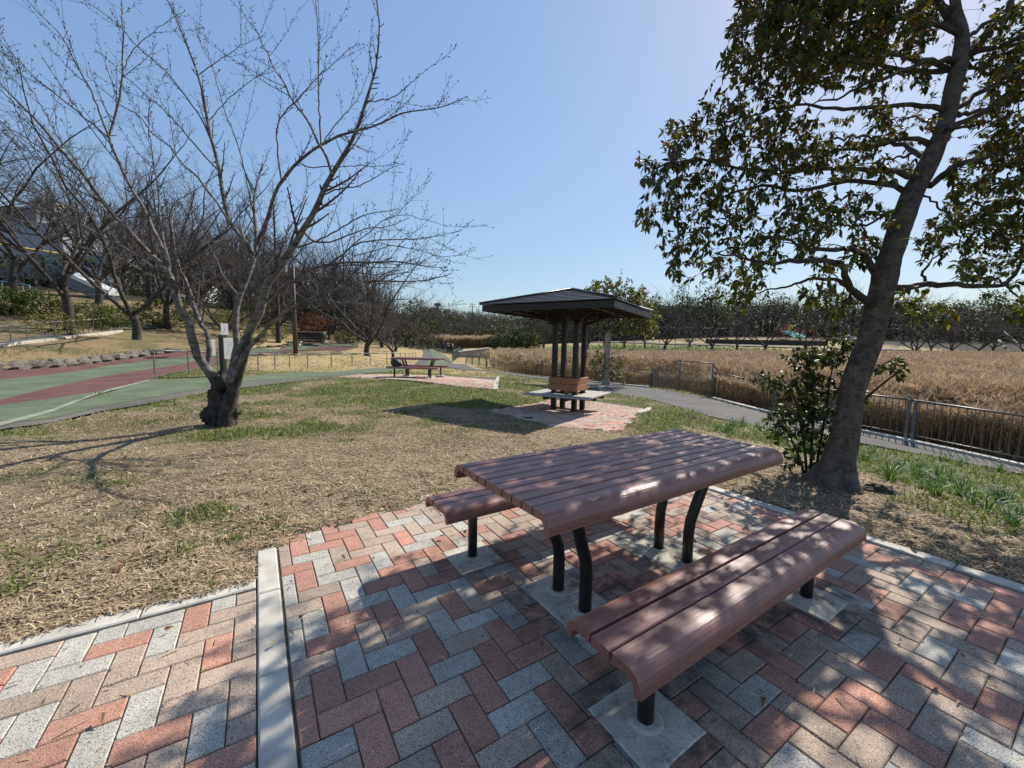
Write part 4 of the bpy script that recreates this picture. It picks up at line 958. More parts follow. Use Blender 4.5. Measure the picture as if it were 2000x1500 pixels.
CB = [(1480,60,60),(1550,40,85),(1650,50,90),(1750,30,70),(1450,130,45),(1530,130,75),(1610,110,70),(1690,90,50),(1500,0,60),(1600,-20,80),(1700,-30,70),
 (1330,262,40),(1400,235,55),(1480,225,60),(1550,255,55),(1290,335,48),(1370,320,60),(1450,305,60),(1520,330,45),
 (1278,425,38),(1350,400,58),(1430,400,55),(1510,420,55),(1580,400,45),(1330,480,40),(1400,480,55),(1480,500,50),(1325,528,28),(1420,555,42),(1560,470,45),(1640,430,42),(1650,335,30),(1700,300,42),(1715,225,30),(1600,310,28),(1440,590,22),(1600,580,34),(1640,592,30),(1790,95,35),
 (1960,330,65),(1900,400,55),(1980,440,60),(1850,450,45),(1930,500,55),(1820,490,32),(1960,150,55),(1990,50,55),(1930,95,36),(1790,600,34),(1840,612,34),(1985,605,32),(1925,225,40),(1990,260,45),(2060,100,80),(2080,300,90),(2060,480,80),(2100,600,60),(1960,400,60),(1810,30,40),(1880,350,30),(1700,480,30),(1600,430,40),(1560,300,40),(1640,275,22),(1680,400,32),(1740,420,28),(1660,500,32),(1600,520,28),(1750,250,22),(1780,330,22),(1800,150,28),(1830,240,20),(1870,420,28),(1990,150,50),(1940,300,40),(1480,560,28),(1700,150,38),(1620,618,18),(1760,575,22),(1720,340,24),(1900,520,35),(1860,330,25)]
att = []
for (px, py, r) in CB:
    n_ = int(r*r/56)
    for _ in range(n_):
        a = g.uniform(0, 2*math.pi); q = r*math.sqrt(g.uniform(0, 1)); yo = YE+(.1 if px < 1780 else .35)+g.normal()*.42
        att.append(le(at(px+math.cos(a)*q, py+math.sin(a)*q*.9, max(3.0, yo))))
nvis = len(att)
for (cx_, cy_, cz_, r) in ((4.0,6.2,5.5,.9),(5.0,6.5,6.0,1.0),(5.5,5.2,6.6,1.0),(4.3,4.8,6.7,.9),(6.2,5.4,5.6,1.0),(6.5,4.7,4.7,1.0),(5.6,6.1,4.6,1.0),(3.7,5.1,5.8,.8),(4.5,6.2,4.2,.8),(6.1,3.8,4.4,.9),(5.0,3.2,5.3,.8),(5.3,4.2,5.9,.9),(3.0,4.4,4.9,.6)):
    for _ in range(int(85*r*r)):
        d = unit(g.normal(size=3))*r*g.uniform(.2, 1)**.5; att.append(le(np.array([cx_, cy_, cz_])+d*np.array([1, 1, .6])))
att = np.array(att)
Ps, Rs = attach(skel, srad, att, g, 5, .0032, .012, .12, -.04)
V, F = tubes(Ps, Rs, 4); mobj('twigs', npmesh('twigs', V, F, M['bark_limb'], smooth=True), et)
LC = np.array([(.036,.050,.015),(.045,.062,.016),(.065,.075,.018),(.085,.06,.02),(.10,.10,.025),(.15,.12,.03)]); PW = [.30,.30,.16,.11,.09,.04]
V, C = leaves(g, Ps, 10, .061, .43, .5, .85, LC, PW, .3, .35, .25)
# reddish young leaves towards the upper part
hi = np.repeat((V[:, 0, 2] > 2.9) & (g.uniform(0, 1, len(V)) < .30), 7); C[hi] = C[hi]*np.array([1.5, .85, .8])
lo_ = np.repeat((V[:, 0, 2] < 2.05) & (g.uniform(0, 1, len(V)) < .6), 7); C[lo_] = C[lo_]*np.array([1.7, 1.75, 1.1])
dcam = np.linalg.norm(V[:, 0]+np.array(eb)-np.array([0, 0, CAMH]), axis=1)
vis_ = np.array([visible(*(p+np.array(eb)), mar=-10) if k < 99999 else False for k, p in enumerate(V[:, 0])])
pick_ = np.argsort(np.where(vis_, dcam, 99))[:300]; mask = np.ones(len(V), bool); mask[pick_] = False
o = mobj('foliage', leafmesh('foliage', V[mask], C.reshape(-1, 7, 3)[mask].reshape(-1, 3), M['leaf']), et); o['kind'] = 'stuff'
for k in pick_:
    c0 = V[k, 0].copy(); mobj('leaf', leafmesh('leaf', V[k:k+1]-c0, C.reshape(-1, 7, 3)[k], M['leaf']), et, c0)

# ---- shrub growing against the trunk
sb = gnd(1578, 928); YS = float(sb[1]); sh = empty('shrub', sb); tag(sh, 'upright dark leafy shrub growing against the evergreen trunk', 'shrub')
ls = lambda P: P-np.array(sb); g = np.random.default_rng(31); sp, sr_ = [], []
for (pts, dy) in (([(1576,945),(1572,880),(1560,810),(1545,760),(1520,735)], -.1), ([(1582,945),(1585,880),(1590,800),(1585,740),(1580,700)], .1), ([(1588,948),(1600,880),(1612,810),(1620,750),(1630,700)], -.05), ([(1590,950),(1610,900),(1635,850),(1655,800)], -.15), ([(1575,945),(1560,890),(1535,840),(1520,815)], .15), ([(1595,940),(1625,860),(1640,780),(1660,700),(1690,660)], .25), ([(1670,800),(1700,770),(1730,745),(1762,720)], -.25), ([(1665,760),(1690,735),(1720,715),(1750,697)], .1)):
    P = ls(tr3(pts, YS+(0 if pts[0][0] < 1650 else -.1), dy, 14)); sp.append(P); sr_.append(np.linspace(.016, .005, 14))
V, F = tubes(np.array(sp), np.array(sr_), 7); mobj('stems', npmesh('stems', V, F, M['bark_trunk_dark'], smooth=True), sh)
att = []
for (px, py, rx, ry, n_) in ((1590,745,55,45,70),(1560,790,50,40,55),(1600,820,50,45,60),(1560,860,42,35,42),(1610,880,34,32,26),(1520,745,28,16,16),(1500,738,18,8,7),(1620,700,45,25,38),(1580,700,35,25,25),(1650,670,35,20,24),(1540,900,20,16,8),(1525,830,28,18,18),(1715,725,16,10,5),(1745,705,18,9,7),(1752,728,14,8,5),(1680,780,18,20,5),(1590,925,20,12,6)):
    for _ in range(n_): att.append(ls(at(px+g.normal()*rx*.55, py+g.normal()*ry*.55, YS+g.normal()*.13)))
Ps, Rs = attach([q for P in sp for q in P[2:]], [.01]*(12*len(sp)), np.array(att), g, 4, .002, .008, .1, -.05)
V, F = tubes(Ps, Rs, 3); mobj('twigs', npmesh('twigs', V, F, M['bark_trunk_dark']), sh)
V, C = leaves(g, Ps, 10, .060, .46, .25, .8, np.array([(.03,.045,.012),(.05,.07,.018),(.07,.09,.02)]), [.45,.4,.15], .25, .3)
o = mobj('foliage', leafmesh('foliage', V, C, M['leaf']), sh); o['kind'] = 'stuff'

# ---- small leafy tree behind the shelter
mb_ = gnd(1184, 752); YM = float(mb_[1]); mt = empty('leafy_tree', mb_); tag(mt, 'slim pale trunked tree with sparse olive leaves behind the shelter', 'tree')
lm = lambda P: P-np.array(mb_); g = np.random.default_rng(41)
trP = lm(tr3([(1182,760),(1184,730),(1186,700),(1187,670),(1189,645),(1188,620)], YM, 0, 20)); V, F = lumpy(trP, np.interp(np.linspace(0, 1, 20), [0, .15, 1], [.28, .165, .13]), 16, .25, 3, 3); mobj('trunk', npmesh('trunk', V, F, M['bark_pale'], smooth=True), mt)
sp, sr_ = [], []
for (pts, dy) in (([(1187,655),(1175,630),(1160,600),(1152,570),(1160,555)], .8), ([(1189,650),(1192,620),(1190,590),(1185,560)], -.8), ([(1189,645),(1205,630),(1215,600),(1225,570)], .6), ([(1190,652),(1215,640),(1240,645),(1262,640)], -.3), ([(1190,648),(1225,625),(1245,600),(1260,590)], .4), ([(1187,650),(1165,640),(1150,630)], -.6)):
    sp.append(lm(tr3(pts, YM, dy, 14))); sr_.append(np.linspace(.08, .02, 14))
V, F = tubes(np.array(sp), np.array(sr_), 7); mobj('limbs', npmesh('limbs', V, F, M['bark_ever'], smooth=True), mt)
att = []
for (px, py, rx, ry, n_) in ((1165,575,26,22,60),(1190,560,30,16,55),(1215,580,30,20,90),(1240,595,28,20,90),(1260,620,22,18,60),(1200,600,35,18,70),(1230,640,35,14,60),(1270,640,14,14,25),(1165,618,20,16,30),(1250,575,20,14,20),(1280,600,10,16,12),(1190,635,30,10,30)):
    for _ in range(n_): att.append(lm(at(px+g.normal()*rx*.6, py+g.normal()*ry*.6, YM+g.normal()*.55)))
Ps, Rs = attach([q for P in sp for q in P[2:]], [.03]*(12*len(sp)), np.array(att), g, 4, .006, .015, .1, -.05)
V, F = tubes(Ps, Rs, 3); mobj('twigs', npmesh('twigs', V, F, M['bark_ever']), mt)
V, C = leaves(g, Ps, 11, .14, .55, .2, .9, np.array([(.10,.11,.03),(.14,.14,.035),(.07,.08,.025),(.16,.12,.04)]), [.4,.25,.25,.1], .2, .2)
o = mobj('foliage', leafmesh('foliage', V, C, M['leaf']), mt); o['kind'] = 'stuff'
# suckers round its foot
s2 = gnd(1190, 750); s2e = empty('shrub', s2); tag(s2e, 'loose shrub sprouting around the foot of the slim pale tree', 'shrub'); att = []
for (px, py, n_) in ((1165,715,45),(1172,695,25),(1205,715,45),(1210,735,35),(1200,698,20),(1178,735,15),(1160,700,15)):
    for _ in range(n_): att.append(at(px+g.normal()*9, py+g.normal()*9, YM+g.normal()*.3)-np.array(s2))
root_ = [np.array([0, 0, z]) for z in np.linspace(0, .3, 6)]
Ps, Rs = attach(root_, [.02]*6, np.array(att), g, 5, .006, .008, .1, 0)
V, F = tubes(Ps, Rs, 3); mobj('stems', npmesh('stems', V, F, M['bark_far']), s2e)
V, C = leaves(g, Ps, 7, .11, .5, .2, .9, np.array([(.07,.08,.03),(.13,.13,.035),(.06,.07,.03)]), None, .2, .3)
o = mobj('foliage', leafmesh('foliage', V, C, M['leaf']), s2e); o['kind'] = 'stuff'

# ---- leafy bushes of a few kinds (left hedge, evergreens and so on)
def bush(name, loc, r, n, leaf, cols, label, group=None, shape=1.0, seed=1, cat='bush', bare=0):
    g = np.random.default_rng(seed); e = empty(name, loc); tag(e, label, cat, group); P, Rr, _ = sprout(g, np.array([[[0, 0, 0], [0, 0, .15*r[2]]]]), np.array([[.04, .03]]), 14, .0, 40, 22, r[2]*1.0, .2, .6, 6, .3, .1)
    P[..., 0] *= r[0]/r[2]*1.1; P[..., 1] *= r[1]/r[2]*1.1
    V, F = tubes(P, Rr*.8, 4); mobj('stems', npmesh('stems', V, F, M['bark_far']), e)
    d = unit(g.normal(size=(n, 3))); q = g.uniform(.25, 1, n)**.45; lump = 1+.28*(vnoise(d[:, 0]*3.2+seed, d[:, 1]*3.2+d[:, 2]*2.1, seed)-.5)*2
    c = d*(q*lump)[:, None]*np.array(r); c[:, 2] = c[:, 2]*.6+r[2]*.62; c[:, 2] = np.maximum(c[:, 2], .04)
    Ps_ = np.stack([c, c+unit(d+g.normal(size=(n, 3))*.5)*leaf], 1)
    V, C = leaves(g, Ps_, 3, leaf*1.3, .55, .0, .9, cols, None, .2, .0)
    o = mobj('foliage', leafmesh('foliage', V, C, M['foliage']), e); o['kind'] = 'stuff'; return e
G1 = np.array([(.045,.065,.018),(.06,.085,.022),(.09,.115,.03)]); G2 = np.array([(.10,.12,.03),(.15,.15,.045),(.08,.09,.03)]); G3 = np.array([(.28,.25,.09),(.20,.19,.07),(.14,.13,.06)]); G4 = np.array([(.35,.13,.05),(.28,.09,.045),(.2,.1,.05)]); G5 = np.array([(.022,.034,.014),(.03,.045,.016),(.04,.055,.02)])
def pl(px, py, Y): X_ = (px-1000)/FPX*Y; return (X_, Y, float(H(X_, Y))-.05)
for k, (px, Y, r, leaf, cols, lab) in enumerate([
    (10, 31, (2.6,1.2,1.7), .16, G1, 'dark green hedge bush at the far left edge behind the grey handrail'),
    (75, 31.5, (2.6,1.2,1.75), .16, G1, 'dense green hedge bush between the far left edge and the yellowish bush'),
    (100, 27, (1.3,1.0,1.2), .11, G3, 'pale yellow leaved bush standing before the green hedge on the left'),
    (140, 26.5, (1.0,.9,1.1), .07, G2, 'rounded olive fine leaved bush just right of the pale yellow bush'),
    (185, 32, (1.8,1.2,1.6), .16, G2, 'light green broad leaved bush behind the leaning trunk on the left slope'),
    (225, 34, (1.6,1.2,1.4), .14, G1, 'green bush below the white ramp on the left slope'),
    (320, 38, (2.6,1.4,2.2), .18, G2, 'bright green bush seen through the limbs of the cherry tree'),
    (455, 44, (1.8,1.3,1.6), .16, G3, 'straggly yellow brown bush on the bank right of the white notices'),
    (520, 50, (2.6,1.8,2.6), .2, G2, 'olive green shrub mass left of the lamp post'),
    (500, 42, (1.6,1.2,1.1), .12, G3, 'low straw coloured bush behind the cherry limbs near the lamp post'),
    (595, 66, (3.4,1.8,3.2), .25, G1, 'green hedge behind the wire fence above the stone wall'),
    (633, 62, (1.8,1.4,3.0), .22, np.array([(.45,.30,.06),(.35,.24,.06),(.2,.2,.06)]), 'yellow orange leaved bush above the end of the stone wall'),
    (617, 52, (1.9,1.4,2.3), .2, G4, 'rust red bush rising behind the dark stone wall'),
    (676, 52, (1.8,1.3,1.2), .12, G2, 'low olive bush on the slope right of the stone wall'),
    (548, 46, (1.2,1.0,1.2), .13, G3, 'small dry bush left of the dark stone wall'),
    (1000, 76, (3.0,2.4,3.0), .28, G5, 'round clipped dark evergreen bush at the left of the far bank clump'),
    (1018, 79, (3.2,2.4,3.2), .28, G5, 'second round dark evergreen bush in the far bank clump'),
    (975, 82, (3.0,2.4,2.4), .28, G5, 'low dark evergreen bush beyond the left of the far bank clump'),
    (1042, 82, (3.0,2.4,2.8), .28, G5, 'dark bush hidden partly behind the shelter posts')]):
    bush('bush', pl(px, 0, Y), r, int(520*max(.6, r[0]*.5)) if leaf < .2 else 620, leaf, cols, lab, None, seed=50+k)
M['railgrey'] = pm('dull_brown_grey_rail', (.13, .115, .10), (.09, .075, .065), 10, .5)
# ================================================================== BACKGROUND TREES
def gz_(px, Y, dz=0): X_ = (px-1000)/FPX*Y; return (X_, Y, float(H(X_, Y))+dz)
LT = [(138,29,3,1.12,'twin trunked bare tree behind the pale yellow bush on the left slope'),(268,28,6,.95,'thick trunked bare tree on the grass bank above the red track'),(40,38,3,1.15,'tall bare tree in front of the grey building at the far left'),
 (-60,30,4,1.0,'bare tree crown cut by the left edge of the photo'),(330,38,4,1.0,'bare tree behind the left limb of the cherry tree'),(200,42,4,1.1,'bare tree just behind the white sloping ramp'),
 (390,44,3,1.05,'bare tree behind the middle of the cherry tree'),(440,38,6,.85,'dark bare tree behind the white notices'),(505,46,4,.95,'bare tree between the notices and the lamp post'),(300,52,3,1.2,'bare tree high on the slope over the white low building'),(545,50,6,.8,'bare tree left of the lamp post'),
 (600,58,4,.9,'bare tree above the dark stone wall'),(643,52,6,.75,'dark trunked bare tree right of the rust red bush'),(690,62,4,.75,'bare tree between the dark trunked tree and the path side row'),(455,56,4,1.0,'bare tree highest on the slope behind the cherry tree'),(240,60,4,1.15,'bare tree on the skyline over the left slope'),(380,62,6,1.2,'bare tree on the skyline over the cherry trunk')]
for px, Y, v, s, lab in LT: put_tree(v, gz_(px, Y), rnd.uniform(0, 6.3), s*(1.30 if px < 400 else 1.12), lab, 'bare trees on the left slope')
RT = [(716,35,0,1.25,'nearest wide spreading bare tree on the golden island lawn'),(768,37,5,1.25,'slender leaning bare tree behind the distant picnic table'),(747,50,2,1.15,'bare tree second in the row along the green path'),(773,46,1,.95,'bare tree third in the row along the green path'),(794,58,0,1.1,'bare tree fourth in the row along the green path'),(808,64,1,1.1,'bare tree fifth in the row along the green path'),(820,74,2,1.2,'bare tree sixth in the row by the pond bend'),(700,55,1,1.1,'bare tree set back from the row near the slope'),(832,90,0,1.2,'farthest bare tree of the row by the pond bend'),(735,70,3,.8,'tall bare tree behind the middle of the row')]
for px, Y, v, s, lab in RT: put_tree(v, gz_(px, Y), rnd.uniform(0, 6.3), s, lab, 'bare trees along the green path')
BT = [(1060,70,1,1.0,'left of the shelter posts'),(1146,67,0,.9,'just right of the shelter posts'),(1178,68,1,.9,'hidden by the slim pale trunk'),(1216,66,0,.95,'under the right corner of the shelter roof'),(1257,66,1,.85,'right of the shelter roof corner'),(1296,65,0,1.15,'with a dark forked trunk left of the wire enclosure'),(1388,65,2,1.15,'wide one above the wire enclosure'),(1437,65,1,1.1,'leaning, right of the wide bank tree'),(1491,65,2,1.15,'in front of the turquoise slide'),(1571,65,0,1.1,'right of the turquoise slide'),(1640,68,1,1.1,'behind the evergreen shrub'),(1784,64,2,1.1,'first one right of the evergreen trunk'),(1812,66,1,1.0,'second one right of the evergreen trunk'),(1852,64,0,1.15,'in the middle of the gap right of the evergreen trunk'),(1905,66,2,1.1,'left of the striped white poles'),(1932,64,1,1.1,'dark one beside the striped white poles'),(1345,72,2,.9,'set back behind the far road'),(1990,70,0,1.1,'at the right edge of the photo'),(1098,74,2,1.0,'behind the shelter posts')]
for px, Y, v, s, lab in BT: put_tree(v, gz_(px, Y, 0), rnd.uniform(0, 6.3), s, 'bare bank tree '+lab, 'bare trees on the far bank')
# bare dawn redwood (conical)
def cone_tree(key, h, r, n, seed):
    g = np.random.default_rng(seed); z = np.linspace(0, h, 14); T = np.stack([z*0, z*0, z], 1)[None]; TR = np.linspace(.28, .02, 14)[None]
    m = n; t = np.linspace(.10, .98, m); a = g.uniform(0, 2*math.pi, m); L = r*(1-t)**.8*g.uniform(.7, 1.1, m)+.3; p0 = np.stack([t*0, t*0, t*h], 1); d = np.stack([np.cos(a)*.85, np.sin(a)*.85, np.full(m, .5)], 1)
    q = np.linspace(0, 1, 6)[None, :, None]; P = p0[:, None]+d[:, None]*L[:, None, None]*q+np.array([0, 0, .25])*(q**2)*L[:, None, None]; R = (.012+.018*L)[:, None]*np.linspace(1, .2, 6)[None]
    P2, R2, L2 = sprout(g, P, R, 8, .15, 45, 10, L*.35, .3, .6, 4, .25, .12, .3, .5, .006)
    return npmesh('trunk', *tubes(T, TR, 9), M['bark_far'], smooth=True), npmesh('branches', *tubes(P, R, 4), M['bark_far']), npmesh('twigs', *tubes(P2, R2, 3), M['twig_far'])
cm_ = cone_tree('x', 17, 3.2, 90, 5)
for px, Y, s, lab in ((545, 44, 1.0, 'tall narrow conical bare tree rising behind the cherry tree'), (480, 58, .9, 'smaller conical bare tree left of the tall conical one')):
    e = empty('conical_tree', gz_(px, Y), 1.0); e.scale = (s, s, s); tag(e, lab, 'tree')
    for nm, me in zip(('trunk', 'branches', 'twigs'), cm_): mobj(nm, me, e)
# woods far off
g = np.random.default_rng(77); WM = []
for sd_ in range(4):
    a = bare_tree(100+sd_, 9.5, 2.0, 5, 36+3*sd_, .2, .8); V, F = joinm(a)
    gg = np.random.default_rng(sd_); WM.append(npmesh('woodland_tree', V, F, M['twig_far']))
def ever_mesh(seed, h, r, n, cols, leaf=.42):
    g = np.random.default_rng(seed); z = np.linspace(0, h*.7, 5); V0, F0 = tubes(np.stack([z*0, z*0, z], 1)[None], np.full((1, 5), .2), 6)
    cs = [(g.normal()*r*.45, g.normal()*r*.45, h*g.uniform(.4, .92)) for _ in range(9)]
    k = g.integers(0, 9, n); d = unit(g.normal(size=(n, 3)))*(g.uniform(.3, 1, n)**.4)[:, None]*r*.55; c = np.array(cs)[k]+d*np.array([1, 1, .7])
    Ps_ = np.stack([c, c+unit(d)*leaf*.5], 1); Vl, Cl = leaves(g, Ps_, 2, leaf, .7, .1, .9, cols, None, .2, 0)
    m = len(Vl); F1 = (np.arange(m)[:, None, None]*7+LF).reshape(-1, 3)+len(V0)
    return npmesh('woodland_evergreen', np.concatenate([V0, Vl.reshape(-1, 3)]), [F0, F1], M['foliage'], cols=np.concatenate([np.tile([[.06, .05, .04]], (len(V0), 1)), Cl]))
EM = [ever_mesh(1, 9, 3.2, 420, G5), ever_mesh(2, 11, 3.4, 460, G1*.8), ever_mesh(3, 7.5, 2.8, 380, G2*.6)]
def wood(me, name, px, Y, s, lab, grp, dz=-.3):
    x, y, z = gz_(px, Y, dz); o = mobj(name, me, None, (x, y, z), rnd.uniform(0, 6.3)); o.scale = (s, s, s*rnd.uniform(.85, 1.15)); tag(o, lab, 'tree', grp)
for k in range(78):   # hill in the middle distance
    wood(WM[k % 4], 'woodland_tree', rnd.uniform(835, 1110), 128+k*1.0, rnd.uniform(.75, 1.05), 'grey bare tree in the wood on the hill beyond the pond', 'wood on the middle hill')
for k in range(90):   # wood behind the far bank
    px = 1050+k*11.5+rnd.uniform(-6, 6); wood(WM[k % 4], 'woodland_tree', px, rnd.uniform(112, 150), rnd.uniform(1.0, 1.45), 'grey bare tree in the wood behind the far bank', 'wood behind the far bank')
for k in range(58):
    px = 1040+k*18+rnd.uniform(-8, 8); wood(EM[k % 3], 'woodland_evergreen', px, rnd.uniform(116, 150), rnd.uniform(1.0, 1.45), 'dark evergreen tree among the wood behind the far bank', 'evergreens behind the far bank')
for k in range(90):   # thick wood on the left slope
    wood(WM[k % 4], 'woodland_tree', (rnd.uniform(210, 740) if k > 14 else rnd.uniform(-100, 200)), (rnd.uniform(56, 105) if k > 14 else rnd.uniform(84, 105)), rnd.uniform(1.0, 1.45), 'grey bare tree deep in the wood on the left slope', 'wood on the left slope')
for k in range(16):
    wood(EM[k % 3], 'woodland_evergreen', rnd.uniform(330, 840), rnd.uniform(66, 110), rnd.uniform(.6, .95), 'dark evergreen tree deep in the wood on the left slope', 'evergreens on the left slope')
for px, Y, s, lab in ((1270,112,1.0,'domed dark evergreen standing above the wood right of the shelter roof'),(1325,125,1.15,'tall thin evergreen breaking the skyline left of the leafy boughs'),(1380,108,1.15,'broad dark evergreen on the skyline behind the leafy boughs')): 
    x, y, z = gz_(px, Y); o = mobj('skyline_evergreen', EM[0 if px != 1325 else 1], None, (x, y, z+1.5), 1); o.scale = (s*(.6 if px == 1325 else 1), s*(.6 if px == 1325 else 1), s*1.25); tag(o, lab, 'tree')

# brushy undergrowth that closes the view through the woods
def brush(name, fn, n, hgt, cols, size, seed, lab):
    g = np.random.default_rng(seed); x, y = fn(g, n); z = H(x, y); c = np.stack([x, y, z+g.uniform(0, 1, n)**1.3*hgt], 1)
    Ps_ = np.stack([c, c+unit(g.normal(size=(n, 3))*np.array([1, 1, .8])+np.array([0, 0, .6]))*size], 1)
    V, C = leaves(g, Ps_, 1, size*1.5, .34, 0, .8, cols, None, .2, 0); o = mobj(name, leafmesh(name, V, C, M['foliage'])); tag(o, lab, 'undergrowth', kind='stuff')
def fan(p0, p1, y0, y1):
    def f(g, n): Y_ = g.uniform(y0, y1, n); return (g.uniform(p0, p1, n)-1000)/FPX*Y_, Y_
    return f
GB = np.array([(.10,.085,.07),(.13,.11,.095),(.07,.065,.045),(.05,.06,.03)])
brush('undergrowth', fan(1040, 2300, 112, 150), 34000, 9.5, GB*.55, .8, 3, 'dark tangled undergrowth at the foot of the far wood')
brush('undergrowth', fan(820, 1110, 122, 215), 24000, 6.0, GB*.8, .8, 4, 'grey undergrowth covering the middle hill')
brush('undergrowth', fan(-200, 850, 54, 95), 24000, 4.0, GB*.75, .45, 5, 'brown and dark green undergrowth on the left slope')
brush('bank_plants', fan(1050, 2100, 62, 67), 5000, .5, np.array([(.07,.11,.035),(.11,.15,.05),(.2,.22,.12)]), .28, 6, 'green leafy plants along the foot of the far bank')

# ================================================================== REEDS
fpts = [gnd(*p) for p in ((906,710.5),(957,722),(1022,731),(1057,736),(1150,745),(1218,752.5),(1273,757),(1330,764),(1390,778),(1512,809),(1600,827),(1728,853),(1926,895),(2150,945),(2400,1005))]
fux = np.array([p[0]/p[1] for p in fpts]); fY = np.array([p[1] for p in fpts])
def reeds(n, seed, y1=59, u0=-.10, u1=1.75, y0=8, tall=2.25, far=False):
    g = np.random.default_rng(seed); ux_ = g.uniform(u0, u1, n); Y_ = np.exp(g.uniform(math.log(y0), math.log(y1), n)) if not far else g.uniform(y0, y1, n)
    x = ux_*Y_; lim = np.interp(ux_, fux, fY)
    ok = (Y_ > lim+.45) if not far else np.ones(n, bool)
    ok &= ~((ux_ < .03) & (Y_ < 48) & (fbm(x*.35, Y_*.35, 8) < .50)) if not far else True
    # open water notch at the left end
    ok &= ~((ux_ < -.035) & (Y_ > 41) & (Y_ < 90)) if not far else True
    x, Y_ = x[ok], Y_[ok]; n = len(x); r = np.hypot(x, Y_); z = H(x, Y_)-.02
    edge = np.clip((Y_-np.interp(x/Y_, fux, fY)-.3)/2.5, .45, 1) if not far else 1
    clump = fbm(x*1.1, Y_*1.1, 191); h = (tall+.8*(fbm(x*.5, Y_*.5, 91)-.5)+.7*(clump-.5)+g.normal(size=n)*.13)*edge
    if not far:
        capf = .72+.55*np.clip((x/Y_*784-250)/550, 0, 1); cap = .62+(capf-.62)*np.clip((Y_-14)/40, 0, 1); h = np.clip(np.minimum(h, cap-z+g.normal(size=n)*.12+.3*(fbm(x*.7, Y_*.7, 92)-.5)), .35, 3)
    wsc = np.maximum(1, r/16)
    ld = g.normal(size=(n, 2))*.09+np.array([-.07, .0])+.35*np.stack([fbm(x*.9, Y_*.9, 193)-.5, fbm(x*.9, Y_*.9, 194)-.5], 1); top = np.stack([x+ld[:, 0]*h, Y_+ld[:, 1]*h, z+h*.93], 1); bot = np.stack([x, Y_, z], 1); mid = (top+bot)/2+np.stack([-ld[:, 0]*h*.2, ld[:, 1]*0, z*0], 1)
    an = g.uniform(0, math.pi, n); sdv = np.stack([np.cos(an), np.sin(an), an*0], 1); w0 = (.0045*wsc)[:, None]
    V1 = np.stack([bot-sdv*w0, bot+sdv*w0, mid+sdv*w0, mid-sdv*w0, top+sdv*w0*.6, top-sdv*w0*.6], 1); F1 = np.array([(0, 1, 2, 3), (3, 2, 4, 5)])
    c1 = np.array([.31, .22, .125])*g.uniform(.7, 1.25, (n, 1)); C1 = np.repeat(c1[:, None], 6, 1)
    # plume: three drooping slivers
    Vp = [];
    for q in range(3):
        a2 = g.uniform(0, 2*math.pi, n); dr = unit(np.stack([np.cos(a2)*.5-.35, np.sin(a2)*.5, g.uniform(.1, .8, n)], 1)); L = (g.uniform(.16, .30, n)*np.sqrt(wsc))[:, None]; sp_ = unit(np.cross(dr, g.normal(size=(n, 3)))); wd = (.017*wsc)[:, None]
        s0 = top-np.array([0, 0, .10]); Vp.append(np.stack([s0, s0+dr*L*.45+sp_*wd, s0+dr*L, s0+dr*L*.45-sp_*wd], 1))
    Vp = np.concatenate(Vp, 0); cp = np.array([.52, .395, .27])*g.uniform(.7, 1.25, (n, 1))*(.72+.56*clump[:, None]); Cp = np.repeat(np.tile(cp, (3, 1))[:, None], 4, 1)
    # leaves
    Vl, Cl = [], []
    for q in range(3):
        t_ = g.uniform(.3, .88, n)[:, None]; s0 = bot*(1-t_)+top*t_; a2 = g.uniform(0, 2*math.pi, n); dr = unit(np.stack([np.cos(a2), np.sin(a2), g.uniform(.1, 1.1, n)], 1)); L = g.uniform(.25, .5, n)[:, None]; sp_ = np.stack([-np.sin(a2), np.cos(a2), a2*0], 1); wd = (.008*wsc)[:, None]
        Vl.append(np.stack([s0-sp_*wd, s0+sp_*wd, s0+dr*L-np.array([0, 0, .06])], 1)); Cl.append(np.repeat((np.array([.46, .345, .20])*g.uniform(.6, 1.2, (n, 1)))[:, None], 3, 1))
    Vl = np.concatenate(Vl); Cl = np.concatenate(Cl)
    o1 = n*6; o2 = o1+len(Vp)*4
    Fq = np.concatenate([(np.arange(n)[:, None, None]*6+F1).reshape(-1, 4), np.arange(len(Vp)*4).reshape(-1, 4)+o1]); Ft = np.arange(len(Vl)*3).reshape(-1, 3)+o2
    return npmesh('reeds', np.concatenate([V1.reshape(-1, 3), Vp.reshape(-1, 3), Vl.reshape(-1, 3)]), [Fq, Ft], M['reed'], cols=np.concatenate([C1.reshape(-1, 3), Cp.reshape(-1, 3), Cl.reshape(-1, 3)]))
tag(mobj('reeds', reeds(82000, 5)), 'dense bed of dry tan reeds with feathery tops filling the marsh', 'reeds', kind='stuff')
tag(mobj('reeds', reeds(9000, 6, 108, -.235, .06, 90, 2.2, True)), 'thin golden band of distant reeds beyond the path bend', 'reeds', kind='stuff')
o = sheet('water', [gnd(915, 700)[:2], gnd(1040, 716)[:2], gnd(1100, 690)[:2], gnd(925, 688)[:2]], M['water'], -1.02); o['kind'] = 'structure'

